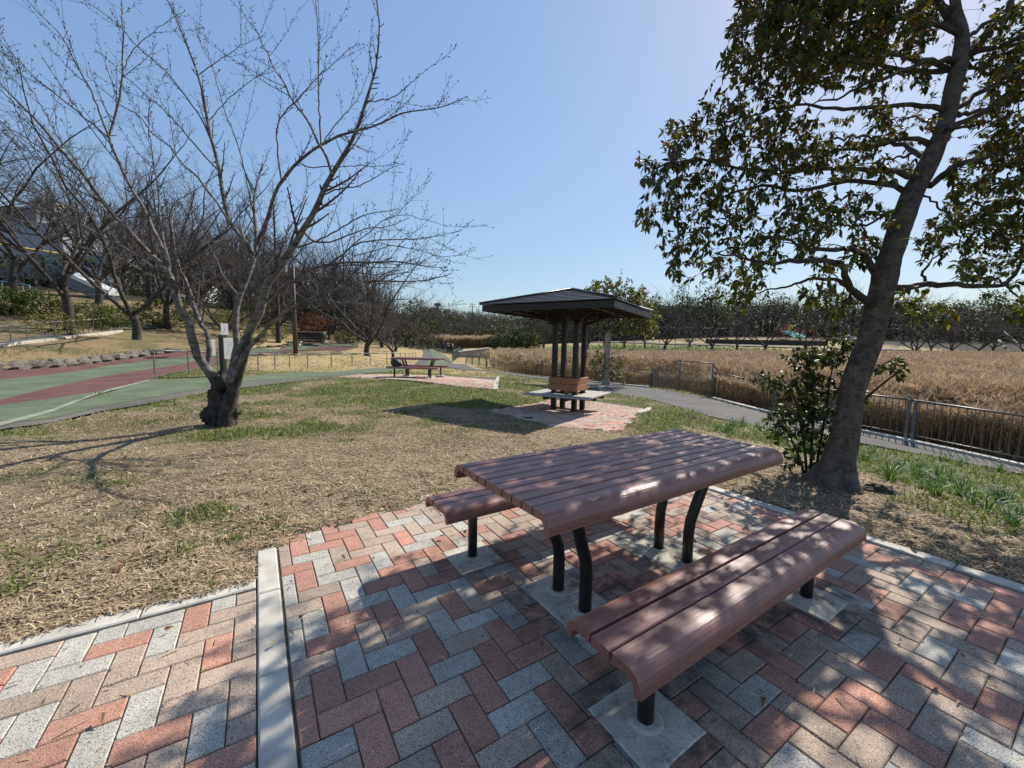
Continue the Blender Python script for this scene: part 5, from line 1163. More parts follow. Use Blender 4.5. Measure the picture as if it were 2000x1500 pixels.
# ================================================================== FENCES
def samp(P, step):
    P = np.asarray(P); L = np.hypot(*np.diff(P[:, :2], axis=0).T).sum(); return resample(P, max(2, int(round(L/step))+1))
def rail_mesh(pts, r, k=6): mb = MB(); mb.tube(pts, r, k, sm=True); return mb
def railing(name, pts, h, pstep, bstep, mats, label, group=None, prad=.03, brad=.010, double=False, low=.10, cat='fence'):
    P = samp(pts, pstep); root = empty(name, P[0]); tag(root, label, cat, group); o = P[0]; Q = P-o
    mp_, mr = mats; pm_ = MB().box((0, 0, h/2), (prad*2, prad*2, h+.02), 0).mesh('post', mp_); bm_ = MB().box((0, 0, (h+low)/2), (brad*2, brad*2, h-low), 0).mesh('baluster', mr) if bstep else None
    for i, q in enumerate(Q):
        d = Q[min(i+1, len(Q)-1)]-Q[max(i-1, 0)]; rz = math.atan2(d[1], d[0]); dn = d[:2]/np.hypot(*d[:2])
        if double and 0 < i < len(Q)-1:
            for s in (-.06, .06): mobj('post', pm_, root, (q[0]+dn[0]*s, q[1]+dn[1]*s, q[2]), rz)
        else: mobj('post', pm_, root, q, rz)
    for i in range(len(Q)-1):
        a, b_ = Q[i], Q[i+1]; up = np.array([0, 0, 1.0])
        rail_mesh([a+up*h, b_+up*h], .022 if bstep else .028).build('top_rail', mr, root)
        if bstep:
            rail_mesh([a+up*low, b_+up*low], .013, 4).build('bottom_rail', mr, root)
            n = max(2, int(np.hypot(*(b_-a)[:2])/bstep))
            for k in range(1, n): mobj('baluster', bm_, root, a+(b_-a)*k/n, math.atan2((b_-a)[1], (b_-a)[0]))
    return root
def gl(*px): return np.array([gnd(*p)+np.array([0, 0, .05]) for p in px])
railing('railing_fence', gl((1512,809.5),(1600,827.5),(1664,841),(1728,853.5),(1926,896.5),(2150,947),(2400,1003)), .93, 2.05, .125, (M['galv'], M['railgrey']), 'grey metal railing beside the path right of the evergreen trunk', 'metal railings along the marsh', .028, .007, True, .13)
railing('railing_fence', gl((1394,778),(1418,783),(1455,793),(1512,809)), 1.0, 2.0, .16, (M['rail'], M['rail']), 'brown metal railing between the wire enclosure and the leafy shrub', 'metal railings along the marsh', .035, .011)
railing('railing_fence', gl((1022,730.5),(1057,735.5),(1150,744.5),(1218,752),(1271,756.5)), 1.0, 2.0, .14, (M['rail'], M['rail']), 'brown metal railing behind the shelter and the slim pale tree', 'metal railings along the marsh', .032, .009)
railing('railing_fence', gl((884,708),(906,710.5),(957,722),(1022,730.5)), 1.0, 2.0, .16, (M['galvgreen'], M['galvgreen']), 'grey metal railing curving from the green path towards the shelter', 'metal railings along the marsh', .035, .010)
railing('railing_fence', gl((884,708),(893,701),(899,695)), 1.15, 2.0, .16, (M['galvgreen'], M['galvgreen']), 'short grey railing turning off the green path at the channel', None, .035, .011)
railing('railing_fence', gl((899,692),(885,687.5),(872,683.5),(858,680),(845,678),(822,676.5)), 1.1, 3.0, .35, (M['galvgreen'], M['galvgreen']), 'distant dark railing along the green path where people stand', None, .05, .02)
railing('low_fence', gl((303,733),(345,730.5),(400,729),(491,726),(581,721.5),(669,717.5),(757,713.5),(790,711),(812,707.5)), .82, 1.42, 0, (M['galv'], M['galv']), 'low grey hoop fence along the green path behind the cherry tree', None, .018)
railing('handrail_fence', gl((-200,690),(-60,679),(23,668.5),(75,662),(130,656),(180,649),(238,641.5)), .9, 1.0, 0, (M['galv'], M['galv']), 'grey handrail climbing the grass terrace at the far left', None, .02)
railing('handrail_fence', gl((255,640),(300,637),(345,636)), .9, 1.8, 0, (M['galv'], M['galv']), 'short grey handrail behind the thick trunked tree', None, .02)
# tall court fence on the far bank
railing('court_fence', gl((1180,668.5),(1250,669.5),(1330,671),(1420,673)), 3.2, 3.2, 0, (M['metal_black'], M['metal_black']), 'tall dark posts of the court fence beyond the far bank trees', None, .05)
# kerb beside the marsh path
pk = empty('path_kerb'); pk['kind'] = 'structure'
for seg in (gl((1392,779.5),(1512,810.5),(1600,828.5),(1728,854.5),(1926,898),(2150,949),(2400,1005)), gl((1057,737),(1150,745.8),(1218,753.5),(1266,758))):
    Q = samp(seg, .9)
    for a, b_ in zip(Q[:-1], Q[1:]):
        d = b_-a; L = np.hypot(*d[:2]); c = (a+b_)/2
        o = MB().box((0, 0, 0), (L-.008, .17, .14), 0, 0, .008).build('kerb_stone', M['kerb'], pk, (c[0], c[1], c[2]-.035), 0); o.rotation_euler = (0, -math.atan2(d[2], L), math.atan2(d[1], d[0]))
# wire enclosure
P = gl((1273,757.5),(1326,764.5),(1389,777.5)); root = empty('wire_enclosure', P[0]); tag(root, 'green grey wire mesh enclosure projecting into the reeds beside the path', 'fence'); Q = P-P[0]; up = np.array([0, 0, 1.0]); HE = [1.25, 1.3, 1.32]
bk = np.array([.30, 1.0, 0])/1.044
for q, h in zip(Q, HE): rail_mesh([q, q+up*h], .035, 8).build('post', M['galvgreen'], root)
for i in range(2): rail_mesh([Q[i]+up*HE[i], Q[i+1]+up*HE[i+1]], .022).build('top_rail', M['rail'], root)
for q, h in ((Q[0], 1.25), (Q[2], 1.32)):
    e = q+np.array([1.9, 2.4, -.9]); rail_mesh([q+up*h, e+up*1.0], .025).build('side_rail', M['rail'], root)
    for s in (.4, .85): c = q+(e-q)*s; rail_mesh([c, c+up*(h*(1-s)+1.0*s)], .022).build('side_post', M['rail'], root)
wm = MB()
def wire(a, b_): 
    d = np.array(b_)-np.array(a); n_ = unit(np.cross(d, [.4, 1, 0]))*.0012; wm.add([a-n_, a+n_, b_+n_, b_-n_], [(0, 1, 2, 3)])
for i in range(2):
    a, b_ = Q[i], Q[i+1]; L = np.linalg.norm(b_-a); n_ = int(L/.075); hh = 1.22; m_ = int(hh/.075)
    for k in range(-m_, n_):
        s0, s1 = max(k, 0), min(k+m_, n_)
        if s1 <= s0: continue
        wire(a+(b_-a)*s0/n_+up*(s0-k)*hh/m_, a+(b_-a)*s1/n_+up*(s1-k)*hh/m_); wire(a+(b_-a)*s0/n_+up*(hh-(s0-k)*hh/m_), a+(b_-a)*s1/n_+up*(hh-(s1-k)*hh/m_))
o = wm.build('wire_mesh', M['galv'], root); o['kind'] = 'stuff'

# ================================================================== STONEWORK, SIGNS, LAMP, BUILDINGS
def rock(name, loc, r, seed, mat, parent=None, rz=0, amp=.3, lab=None, cat=None, grp=None, n=9, m=6):
    mb = MB(); blob(mb, (0, 0, 0), r, n, m, seed, amp); me = mb.mesh(name, mat)
    for p in me.polygons: p.use_smooth = False
    o = mobj(name, me, parent, loc, rz); tag(o, lab, cat, grp); return o
se = empty('stone_edging'); tag(se, 'row of rough stones edging the red track below the grass bank', 'stone edging')
Q = samp(np.array([gnd(*p) for p in ((-250,748),(0,724.5),(100,719.5),(200,708),(300,693.5),(350,689))]), .85)
for k, (a, b_) in enumerate(zip(Q[:-1], Q[1:])):
    c = (a+b_)/2; L = np.hypot(*(b_-a)[:2]); rock('stone', (c[0]-.15, c[1]+.2, c[2]+.12), (L*.54, .24, rnd.uniform(.20, .30)), k, M['stone'], se, math.atan2((b_-a)[1], (b_-a)[0]), .25)
se = empty('stone_edging'); tag(se, 'low dark line of stones edging the path below the stone wall', 'stone edging')
Q = samp(np.array([gnd(*p) for p in ((496,680.5),(540,678),(575,676.5),(640,672),(700,669.5))]), 1.3)
for k, (a, b_) in enumerate(zip(Q[:-1], Q[1:])):
    c = (a+b_)/2; L = np.hypot(*(b_-a)[:2]); rock('stone', (c[0], c[1]+.3, c[2]+.08), (L*.5, .25, .16), k, M['stone'], se, math.atan2((b_-a)[1], (b_-a)[0]), .25)
# retaining wall of dark stones
wa, wb = np.array(gz_(583, 46)), np.array(gz_(634, 46)); wb[2] = wa[2]; sw = empty('stone_wall', wa); tag(sw, 'low dark stone retaining wall on the bank behind the brown lamp post', 'wall'); L = np.linalg.norm(wb-wa)
for r_ in range(4):
    x = (r_ % 2)*-.15
    while x < L:
        w_ = rnd.uniform(.28, .5); MB().box((0, 0, 0), (w_-.03, .4+rnd.uniform(-.05, .05), .27), rnd.uniform(-.05, .05), 0, .03).build('stone', M['darkstone'] if x < L-.4 else M['stone'], sw, (x+w_/2, rnd.uniform(-.02, .02), .14+r_*.29)); x += w_
MB().box((L/2, 0, 1.20), (L+.1, .5, .07), 0, 0, .01).build('coping', M['concrete'], sw)
p = gz_(574, 44); cbn = empty('concrete_bench', p); tag(cbn, 'pale concrete bench at the left end of the dark stone wall', 'bench'); MB().box((0, 0, .42), (1.7, .45, .1), 0, 0, .01).build('seat', M['kerb'], cbn)
for s in (-.6, .6): MB().box((s, 0, .19), (.2, .38, .38)).build('leg', M['concrete'], cbn)
# terrace kerb wall
tw = empty('terrace_wall', gnd(-60, 684)); tag(tw, 'low concrete edge wall under the grey handrail at the far left', 'wall'); o0 = np.array(gnd(-60, 684)); Q = samp(gl((-60,686),(23,674.5),(130,662),(190,654),(238,648)), 1.2)
for a, b_ in zip(Q[:-1], Q[1:]):
    c = (a+b_)/2-o0; d = b_-a; Lq = np.linalg.norm(d); o = MB().box((0, 0, 0), (Lq-.02, .18, .26)).build('wall_block', M['footing'], tw, c+np.array([0, 0, -.02])); o.rotation_euler = (0, -math.asin(d[2]/Lq), math.atan2(d[1], d[0]))
# rocks near the narcissus bed, stones
p = gnd(1372, 820); rock('rock', (p[0]-.03, p[1]-.12, p[2]+.03), (.06, .05, .045), 5, M['stone'], None, 0, .2, 'small pale stone beside the dug earth mound past the table end', 'rock')
rock('rock', (p[0]+.12, p[1]-.14, p[2]+.03), (.085, .05, .05), 8, M['darkstone'], None, 0, .15, 'small dark block beside the dug earth mound past the table end', 'rock')
p = gnd(1718, 962); rock('rock', (p[0], p[1], p[2]+.02), (.13, .07, .055), 14, M['darkstone'], None, -.4, .3, 'dark curved stone lying right of the evergreen trunk', 'rock', n=14, m=9)
# notices on posts behind the cherry
p = gnd(437, 737); Ys_ = float(p[1]); sp_ = empty('notice_post', p); tag(sp_, 'dark post carrying two white notices behind the cherry fork', 'signpost'); zt = float(at(437, 654, Ys_)[2]-p[2])
MB().box((0, 0, zt/2), (.15, .15, zt), 0, 0, .01).build('post', M['metal_black'], sp_)
def board(parent, px0, px1, py0, py1, Y, base, nm='notice', marks=None, th=.006):
    a, b_ = at(px0, py1, Y), at(px1, py0, Y); w_, h_ = b_[0]-a[0], b_[2]-a[2]; c = (a+b_)/2-np.array(base)
    f = MB().box((0, 0, 0), (w_, th, h_), 0).build(nm, M['sheet'], parent, c, .0)
    for (u0, v0, u1, v1, wd, m_) in (marks or []):
        q0 = np.array([w_*(u0-.5), -th/2-.003, h_*(v0-.5)]); q1 = np.array([w_*(u1-.5), -th/2-.003, h_*(v1-.5)]); d = q1-q0; n_ = unit(np.array([-d[2], 0, d[0]]))*wd
        MB().add([q0-n_, q1-n_, q1+n_, q0+n_], [(0, 1, 2, 3)]).build('ink_or_shadow_mark', m_, f)
    return f
board(sp_, 432, 445, 632, 654, Ys_-.09, p, 'notice', [(.3, .1, .55, .5, .006, M['ink']), (.5, .45, .6, .7, .006, M['ink'])])
board(sp_, 438.5, 457, 660, 701, Ys_-.12, p, 'notice', [(.2, .75, .45, .85, .008, M['shadowgrey']), (.25, .5, .7, .78, .007, M['shadowgrey']), (.15, .2, .6, .5, .006, M['shadowgrey']), (.5, .15, .8, .4, .006, M['shadowgrey']), (.65, .6, .85, .85, .005, M['shadowgrey'])])  # grey strokes are shadows painted across this notice, not print
p2 = gnd(415, 733); s2_ = empty('notice_post', p2); tag(s2_, 'thin post with one narrow white notice seen between the cherry limbs', 'signpost'); zt = float(at(415, 664, float(p2[1]))[2]-p2[2])
MB().box((0, 0, zt/2), (.06, .06, zt), 0).build('post', M['galv'], s2_); board(s2_, 411, 419.5, 663, 694, float(p2[1])-.06, p2)
# lamp post
p = np.array(gz_(577, 28)); lp_ = empty('lamp_post', p); tag(lp_, 'tall brown lamp post on the golden island lawn', 'lamp post'); zt = float(at(577, 515, 28)[2]-p[2])
mb = MB(); mb.tube([(0, 0, -.1), (0, 0, zt*.45), (.04, 0, zt*.46), (.04, 0, zt)], [.15, .13, .09, .07], 12); mb.build('pole', M['rust'], lp_)
hz = zt-.25; MB().box((-.45, 0, hz+.25), (.8, .05, .05)).build('arm', M['rust'], lp_); MB().box((-.62, 0, hz-.1), (.34, .34, .55), 0, 0, .03).build('lantern', M['glass'], lp_); MB().box((-.62, 0, hz+.21), (.44, .44, .06), 0, 0, .01).build('lantern_cap', M['rust'], lp_); MB().box((-.43, -.02, hz-.08), (.03, .3, .5)).build('lantern_panel', M['galv'], lp_)
# buildings (left, behind the trees)
def bbox(parent, name, px0, px1, py0, py1, Y, depth, mat, base, skew=0):
    a, b_ = at(px0, py1, Y), at(px1, py0, Y); c = (a+b_)/2-np.array(base); c[1] += depth/2; return MB().box((0, 0, 0), (b_[0]-a[0], depth, b_[2]-a[2])).build(name, mat, parent, c)
b0 = np.array(gz_(20, 62)); bl_ = empty('building', b0); tag(bl_, 'large dark grey building with yellow trim behind the left trees', 'building')
bbox(bl_, 'wall', -420, 150, 500, 600, 64, 12, M['greyclad'], b0); bbox(bl_, 'roof_mass', -420, 120, 436, 500, 66, 14, M['blueclad'], b0); bbox(bl_, 'upper_storey', -420, 70, 405, 437, 68, 10, M['greyclad'], b0)
bbox(bl_, 'window', -100, 200, 500, 524, 62.8, 1.0, M['glass'], b0); bbox(bl_, 'canopy', -300, 175, 524, 538, 61, 3, M['greyclad'], b0)
for q in (-60, -20, 40, 70, 110, 150): bbox(bl_, 'column', q, q+2.5, 538, 575, 61.4, .3, M['whitewall'], b0)
for q in range(7): bbox(bl_, 'mullion', -90+q*42, -88.5+q*42, 500, 524, 62.6, .15, M['galv'], b0)
a, b_ = at(-300, 432, 60.5), at(125, 497, 60.5); mb = MB(); mb.tube([a-b0, b_-b0], .16, 4); mb.build('yellow_trim', M['yellow'], bl_)
b1 = np.array(gz_(85, 95)); b2_ = empty('building', b1); tag(b2_, 'white stepped apartment block rising behind the left treetops', 'building')
bbox(b2_, 'wall', 78, 104, 392, 560, 95, 2.5, M['whitewall'], b1); bbox(b2_, 'wall', 60, 78, 412, 560, 96, 2, M['greyclad'], b1); bbox(b2_, 'wall', 55, 112, 446, 560, 92, 2.5, M['whitewall'], b1); bbox(b2_, 'roof_box', 68, 79, 384, 398, 95, 1.5, M['whitewall'], b1)
for r_ in range(5):
    for c in range(5): bbox(b2_, 'window', 58+c*11, 64+c*11, 454+r_*20, 463+r_*20, 91.9, .2, M['glass'], b1)
# blue balustrade + ramp
rp = np.array(gz_(180, 50)); rm = empty('ramp', rp); tag(rm, 'white sided ramp with blue rails sloping down right of the leaning trunk', 'ramp')
def slab(parent, name, A, B, w, h, mat, base):
    A, B = np.array(A)-base, np.array(B)-base; d = unit(B-A); s = unit(np.cross(d, [0, 0, 1]))*w/2; u_ = np.array([0, 0, h/2]); V = [A-s-u_, B-s-u_, B+s-u_, A+s-u_, A-s+u_, B-s+u_, B+s+u_, A+s+u_]
    return MB().add(V, [(3, 2, 1, 0), (4, 5, 6, 7)]+[(i, (i+1) % 4, (i+1) % 4+4, i+4) for i in range(4)]).build(name, mat, parent)
A_, B_ = at(138, 534, 48), at(228, 574, 47); slab(rm, 'white_edge', A_, B_, 1.6, .45, M['whitewall'], rp); slab(rm, 'soffit', A_-np.array([0, -.3, .9]), B_-np.array([0, -.3, .9]), 1.4, 1.3, M['greyclad'], rp)
for q in np.linspace(0, 1, 9): c = A_+(B_-A_)*q-rp; rail_mesh([c, c+np.array([0, 0, 1.3])], .03, 4).build('rail_post', M['skyblue'], rm)
slab(rm, 'rail', A_+np.array([0, 0, 1.5]), B_+np.array([0, 0, 1.5]), .06, .06, M['skyblue'], rp)
bp = np.array(gz_(20, 40)); bf = empty('balustrade', bp); tag(bf, 'light blue balustrade above the hedge at the far left', 'railing'); A_, B_ = at(-120, 532, 42), at(58, 557, 42)
slab(bf, 'rail', A_, B_, .08, .08, M['skyblue'], bp); slab(bf, 'rail', A_-np.array([0, 0, .9]), B_-np.array([0, 0, .9]), .08, .08, M['skyblue'], bp)
for q in np.linspace(0, 1, 14): c = A_+(B_-A_)*q-bp; rail_mesh([c-np.array([0, 0, 1.0]), c], .03, 4).build('rail_post', M['skyblue'], bf)
for (x0, x1, y0, y1, Y, lab) in ((305, 330, 556, 578, 60, 'white low building glimpsed through the cherry limbs'), (360, 378, 545, 590, 64, 'narrow white building glimpsed beside the cherry stem')):
    bq = np.array(gz_((x0+x1)/2, Y)); e = empty('small_building', bq); tag(e, lab, 'building'); bbox(e, 'wall', x0, x1, y0, y1+20, Y, 5, M['whitewall'], bq); bbox(e, 'roof', x0-2, x1+2, y0-3, y0, Y-.3, 6, M['greyclad'], bq); bbox(e, 'window', x0+5, x0+11, y0+6, y0+14, Y-.1, .3, M['glass'], bq)
# skyline buildings
bq = np.array(gz_(856, 300)); bq[2] = 5; e = empty('skyline_building', bq); tag(e, 'tiny white building with a raised tower on the skyline above the pond bend', 'building')
bbox(e, 'wall', 838, 862, 602, 640, 300, 10, M['whitewall'], bq); bbox(e, 'tower', 851, 858, 596, 603, 300, 6, M['whitewall'], bq); bbox(e, 'tower_top', 849, 860, 592, 597, 300, 7, M['greyclad'], bq); bbox(e, 'annex', 866, 880, 604, 640, 300, 8, M['whitewall'], bq)
for q in range(3): bbox(e, 'window', 841+q*6, 844+q*6, 606, 609, 299.5, .6, M['glass'], bq)
bq = np.array(gz_(923, 260)); e = empty('pylon', bq); tag(e, 'thin transmission pylon on the skyline left of the shelter roof', 'pylon'); t_, b_ = at(923, 590, 260)-bq, at(923, 640, 260)-bq
mb = MB(); mb.tube([b_, t_], [.7, .25], 4); mb.build('mast', M['galv'], e)
for z_ in (594, 599): a = at(916, z_, 260)-bq; c = at(930, z_, 260)-bq; mb = MB(); mb.tube([a, c], .2, 4); mb.build('crossarm', M['galv'], e)
bq = np.array(gz_(1330, 230)); e = empty('skyline_building', bq); tag(e, 'long low grey building on the skyline behind the far wood', 'building'); bbox(e, 'wall', 1275, 1395, 601, 660, 225, 10, M['greyclad'], bq); bbox(e, 'roof', 1273, 1397, 599, 602, 224, 12, M['blueclad'], bq)
# wall beneath the grassy slope
w0 = np.array(gz_(1380, 84)); e = empty('retaining_wall', w0); tag(e, 'long dark retaining wall below the golden slope on the far bank', 'wall')
a, b_ = np.array(gz_(1375, 84, .4)), np.array(gz_(1610, 84, .4)); slab(e, 'wall_face', a, b_, .5, 1.1, M['darkstone'], w0)
# playground
pg = np.array(gz_(1535, 98)); pe = empty('play_tower', pg, -.3); tag(pe, 'play tower with turquoise slides and red and yellow panels on the far slope', 'play equipment')
for a in (-1, 1):
    for b_ in (-1, 1): MB().box((a*1.0-1.2, b_*1.0, 1.9), (.15, .15, 3.8)).build('post', M['redp'], pe)
MB().box((-1.2, 0, 1.6), (2.2, 2.2, .15)).build('deck', M['galv'], pe); MB().box((-1.2, -1.05, 2.6), (.9, .1, 1.6)).build('red_panel', M['redp'], pe); MB().box((-.1, -1.05, 2.7), (1.0, .1, 1.3)).build('yellow_panel', M['yellow'], pe); MB().box((-2.4, -1.0, 2.7), (.8, .1, 1.2)).build('yellow_panel', M['yellow'], pe)
for s in (0, .9, 1.8):
    slab(pe, 'slide', np.array([-1.8+s, -1.2, 1.8]), np.array([.4+s, -3.4, .3]), .75, .12, M['teal'], np.zeros(3)); slab(pe, 'slide_edge', np.array([-1.45+s, -1.0, 1.95]), np.array([.75+s, -3.2, .45]), .07, .25, M['white'], np.zeros(3))
slab(pe, 'beam', np.array([.6, 0, 2.2]), np.array([5.2, .3, 2.1]), .15, .2, M['redp'], np.zeros(3))
for s in (1.8, 3.4, 5.1): MB().box((s, .15, 1.1), (.14, .14, 2.2)).build('post', M['redp'], pe)
p = gz_(1655, 100); e = empty('sand_pit', p); tag(e, 'pale low play surface right of the play tower', 'play area'); MB().box((0, 0, .9), (3.4, 2.0, .25), 0, 0, .05).build('surface', M['kerb'], e); MB().box((0, 0, .4), (3.6, 2.2, .8)).build('base', M['concrete'], e)
# striped white poles far right
for (A_, B_, Y, lab) in (((1951, 664), (1969, 686), 58, 'short striped white leaning pole at the far right bank'), ((1961, 647), (2004, 684), 60, 'long thin white leaning pole above the striped one')):
    a, b_ = at(*A_, Y), at(*B_, Y); e = empty('leaning_pole', b_); tag(e, lab, 'pole')
    n_ = 5
    for k in range(n_): c0, c1 = b_+(a-b_)*k/n_, b_+(a-b_)*(k+1)/n_; mb = MB(); mb.tube([c0-b_, c1-b_], .14 if Y == 58 else .07, 7); mb.build('segment', M['white'] if k % 2 == 0 else M['galv'], e)

# ================================================================== PEOPLE (tiny, beyond the bend)
def person(loc, rz, h, top, legs, pose, label, hair):
    root = empty('person', loc, rz); tag(root, label, 'person', None); s = h/1.72
    J = {'pel': (0, 0, .95), 'bel': (0, 0, 1.1), 'che': (0, .01, 1.34), 'nec': (0, 0, 1.48), 'hea': (0, -.01, 1.62), 'crn': (0, 0, 1.72)}
    for sd_, q in ((-1, 'l'), (1, 'r')):
        J['hip'+q] = (sd_*.09, 0, .92); J['kne'+q] = (sd_*.1, -.03+pose*.06*sd_, .5); J['ank'+q] = (sd_*.1, pose*.1*sd_, .08); J['toe'+q] = (sd_*.11, -.14+pose*.1*sd_, .03)
        J['sho'+q] = (sd_*.18, 0, 1.40); J['elb'+q] = (sd_*.24, .02, 1.14); J['wri'+q] = (sd_*.2, -.13, .96); J['han'+q] = (sd_*.18, -.19, .92)
    E = [('pel', 'bel'), ('bel', 'che'), ('che', 'nec'), ('nec', 'hea'), ('hea', 'crn')]
    for q in 'lr': E += [('pel', 'hip'+q), ('hip'+q, 'kne'+q), ('kne'+q, 'ank'+q), ('ank'+q, 'toe'+q), ('che', 'sho'+q), ('sho'+q, 'elb'+q), ('elb'+q, 'wri'+q), ('wri'+q, 'han'+q)]
    RD = {'pel': .13, 'bel': .12, 'che': .14, 'nec': .055, 'hea': .095, 'crn': .07, 'hip': .09, 'kne': .06, 'ank': .04, 'toe': .035, 'sho': .065, 'elb': .045, 'wri': .03, 'han': .035}
    def skin(name, keys, grow, mat):
        ks = list(keys); me = bpy.data.meshes.new(name); me.from_pydata([tuple(c*s for c in J[k]) for k in ks], [(ks.index(a), ks.index(b_)) for a, b_ in E if a in ks and b_ in ks], [])
        o = mobj(name, me, root); md = o.modifiers.new('skin', 'SKIN'); 
        for v, k in zip(me.skin_vertices[0].data, ks): r = (RD[k[:3]]+grow)*s; v.radius = (r, r*.85)
        me.skin_vertices[0].data[0].use_root = True
        o.modifiers.new('sub', 'SUBSURF').levels = 1; o.modifiers['sub'].render_levels = 1; me.materials.append(mat)
    skin('body', ['pel']+[k for k in J if k != 'pel'], 0, M['skin'])
    skin('jacket', ['bel', 'che', 'shol', 'elbl', 'wril', 'shor', 'elbr', 'wrir'], .03, top); skin('trousers', ['pel', 'hipl', 'knel', 'ankl', 'hipr', 'kner', 'ankr'], .025, legs)
    mb = MB(); blob(mb, (0, .02*s, 1.67*s), (.105*s, .11*s, .10*s), 10, 7, 2, .05); mb.build('hair', hair, root)
cb1 = pm('navy_cloth', (.02, .025, .05), (.03, .035, .06), 9, .8); cb2 = pm('grey_cloth', (.10, .09, .09), (.07, .06, .06), 9, .8)
for px, Y, rz, lab, tp__ in ((873.5, 60, 1.2, 'leftmost of the standing trio, dark jacket, by the distant railing', cb1), (878, 61, -.6, 'middle of the standing trio in grey by the distant railing', cb2), (882.5, 60, -2.0, 'rightmost of the standing trio in black by the distant railing', M['cloth_black']), (864, 66, .5, 'lone person in dark clothes left of the trio by the distant railing', cb1)):
    x, y, z = gz_(px, Y); person((x, y, z+.02), rz, 1.68, tp__, M['cloth_black'], .3, 'person '+lab, M['cloth_black'])
# second boundary beyond the people: low channel wall
w0 = np.array(gz_(925, 50)); e = empty('channel_wall', w0); tag(e, 'dark concrete channel wall with pale top beyond the railing turn', 'wall'); a = at(893, 687.5, 52); b_ = at(955, 679.5, 62)
slab(e, 'wall_face', a-np.array([0, 0, .75]), b_-np.array([0, 0, .75]), .4, 1.5, M['darkstone'], w0); slab(e, 'coping', a+np.array([0, 0, .06]), b_+np.array([0, 0, .03]), .42, .06, M['footing'], w0)

# ================================================================== NARCISSUS
def narc(seed, nl, nf):
    g = np.random.default_rng(seed); a = g.uniform(0, 6.28, nl); tl = g.uniform(.15, .5, nl); L = g.uniform(.20, .34, nl); n = 6; t = np.linspace(0, 1, n)[None, :, None]
    d = np.stack([np.cos(a)*np.sin(tl), np.sin(a)*np.sin(tl), np.cos(tl)], 1); b0_ = np.stack([np.cos(a), np.sin(a), a*0], 1)*g.uniform(0, .05, nl)[:, None]
    P = b0_[:, None]+d[:, None]*L[:, None, None]*t+np.stack([np.cos(a), np.sin(a), a*0-.8], 1)[:, None]*(t**2.5)*(L*g.uniform(.05, .5, nl))[:, None, None]
    sdv = np.stack([-np.sin(a), np.cos(a), a*0], 1)[:, None]; w_ = .008*np.array([1, 1, 1, .9, .7, .1])[None, :, None]
    V = np.stack([P-sdv*w_, P+sdv*w_], 2).reshape(-1, 3); i = np.arange(nl)[:, None]*n*2+np.arange(n-1)[None]*2; F = np.stack([i, i+1, i+3, i+2], -1).reshape(-1, 4)
    lf = npmesh('leaves', V, F, M['grass'], cols=np.tile(np.array([[.10, .17, .06]]), (len(V), 1))*g.uniform(.8, 1.2, (len(V), 1)))
    st, fl = MB(), []
    for k in range(nf):
        a_ = g.uniform(0, 6.28); tl_ = g.uniform(.05, .25); Ls = g.uniform(.24, .34); tip = np.array([math.cos(a_)*math.sin(tl_)*Ls, math.sin(a_)*math.sin(tl_)*Ls, Ls]); st.tube([(0, 0, 0), tip*.6, tip], .003, 5)
        mb = MB(); fd = unit(np.array([math.cos(a_), math.sin(a_)-.4, .25])); s1 = unit(np.cross(fd, [0, 0, 1])); s2_v = np.cross(s1, fd)
        for c_ in range(g.integers(2, 4)):
            ce = g.normal(size=3)*.014
            for q in range(6):
                an = q*math.pi/3+c_; r1 = s1*math.cos(an)+s2_v*math.sin(an); r2 = s1*math.cos(an+.45)+s2_v*math.sin(an+.45); r3 = s1*math.cos(an-.45)+s2_v*math.sin(an-.45)
                mb.add([ce, ce+r3*.011+fd*.002, ce+r1*.021-fd*.002, ce+r2*.011+fd*.002], [(0, 1, 2, 3)], 0)
            V_ = [ce+fd*.002+s1*math.cos(x)*.004+s2_v*math.sin(x)*.004 for x in np.arange(6)*1.047]+[ce+fd*.009+s1*math.cos(x)*.006+s2_v*math.sin(x)*.006 for x in np.arange(6)*1.047]; mb.add(V_, [(q, (q+1) % 6, (q+1) % 6+6, q+6) for q in range(6)]+[tuple(range(6))], 1)
        fl.append((mb.mesh('flower', [M['petal'], M['cup']]), tip))
    return lf, (st.mesh('flower_stalks', M['grass']) if nf else None), fl
NV = [narc(1, 16, 3), narc(2, 20, 2), narc(3, 14, 0), narc(4, 22, 4), narc(5, 12, 1)]
for v in NV:
    if v[1]:
        ca = v[1].color_attributes.new('tint', 'FLOAT_COLOR', 'POINT'); ca.data.foreach_set('color', np.tile([.13, .22, .07, 1], len(v[1].vertices)).astype(np.float32))
npx = []
g = np.random.default_rng(91)
for (x, y, sx, sy, n_) in ((1510,848,28,12,12),(1560,872,22,20,14),(1450,838,30,8,8),(1540,900,14,10,4),(1690,905,14,14,5),(1760,930,40,14,10),(1840,960,40,16,12),(1930,985,35,18,14),(1985,1015,12,16,6),(1900,905,55,10,9),(1965,925,25,12,7),(1800,900,40,8,4),(1420,845,20,6,4)):
    for _ in range(n_): npx.append((x+g.normal()*sx*.7, y+g.normal()*sy*.7))
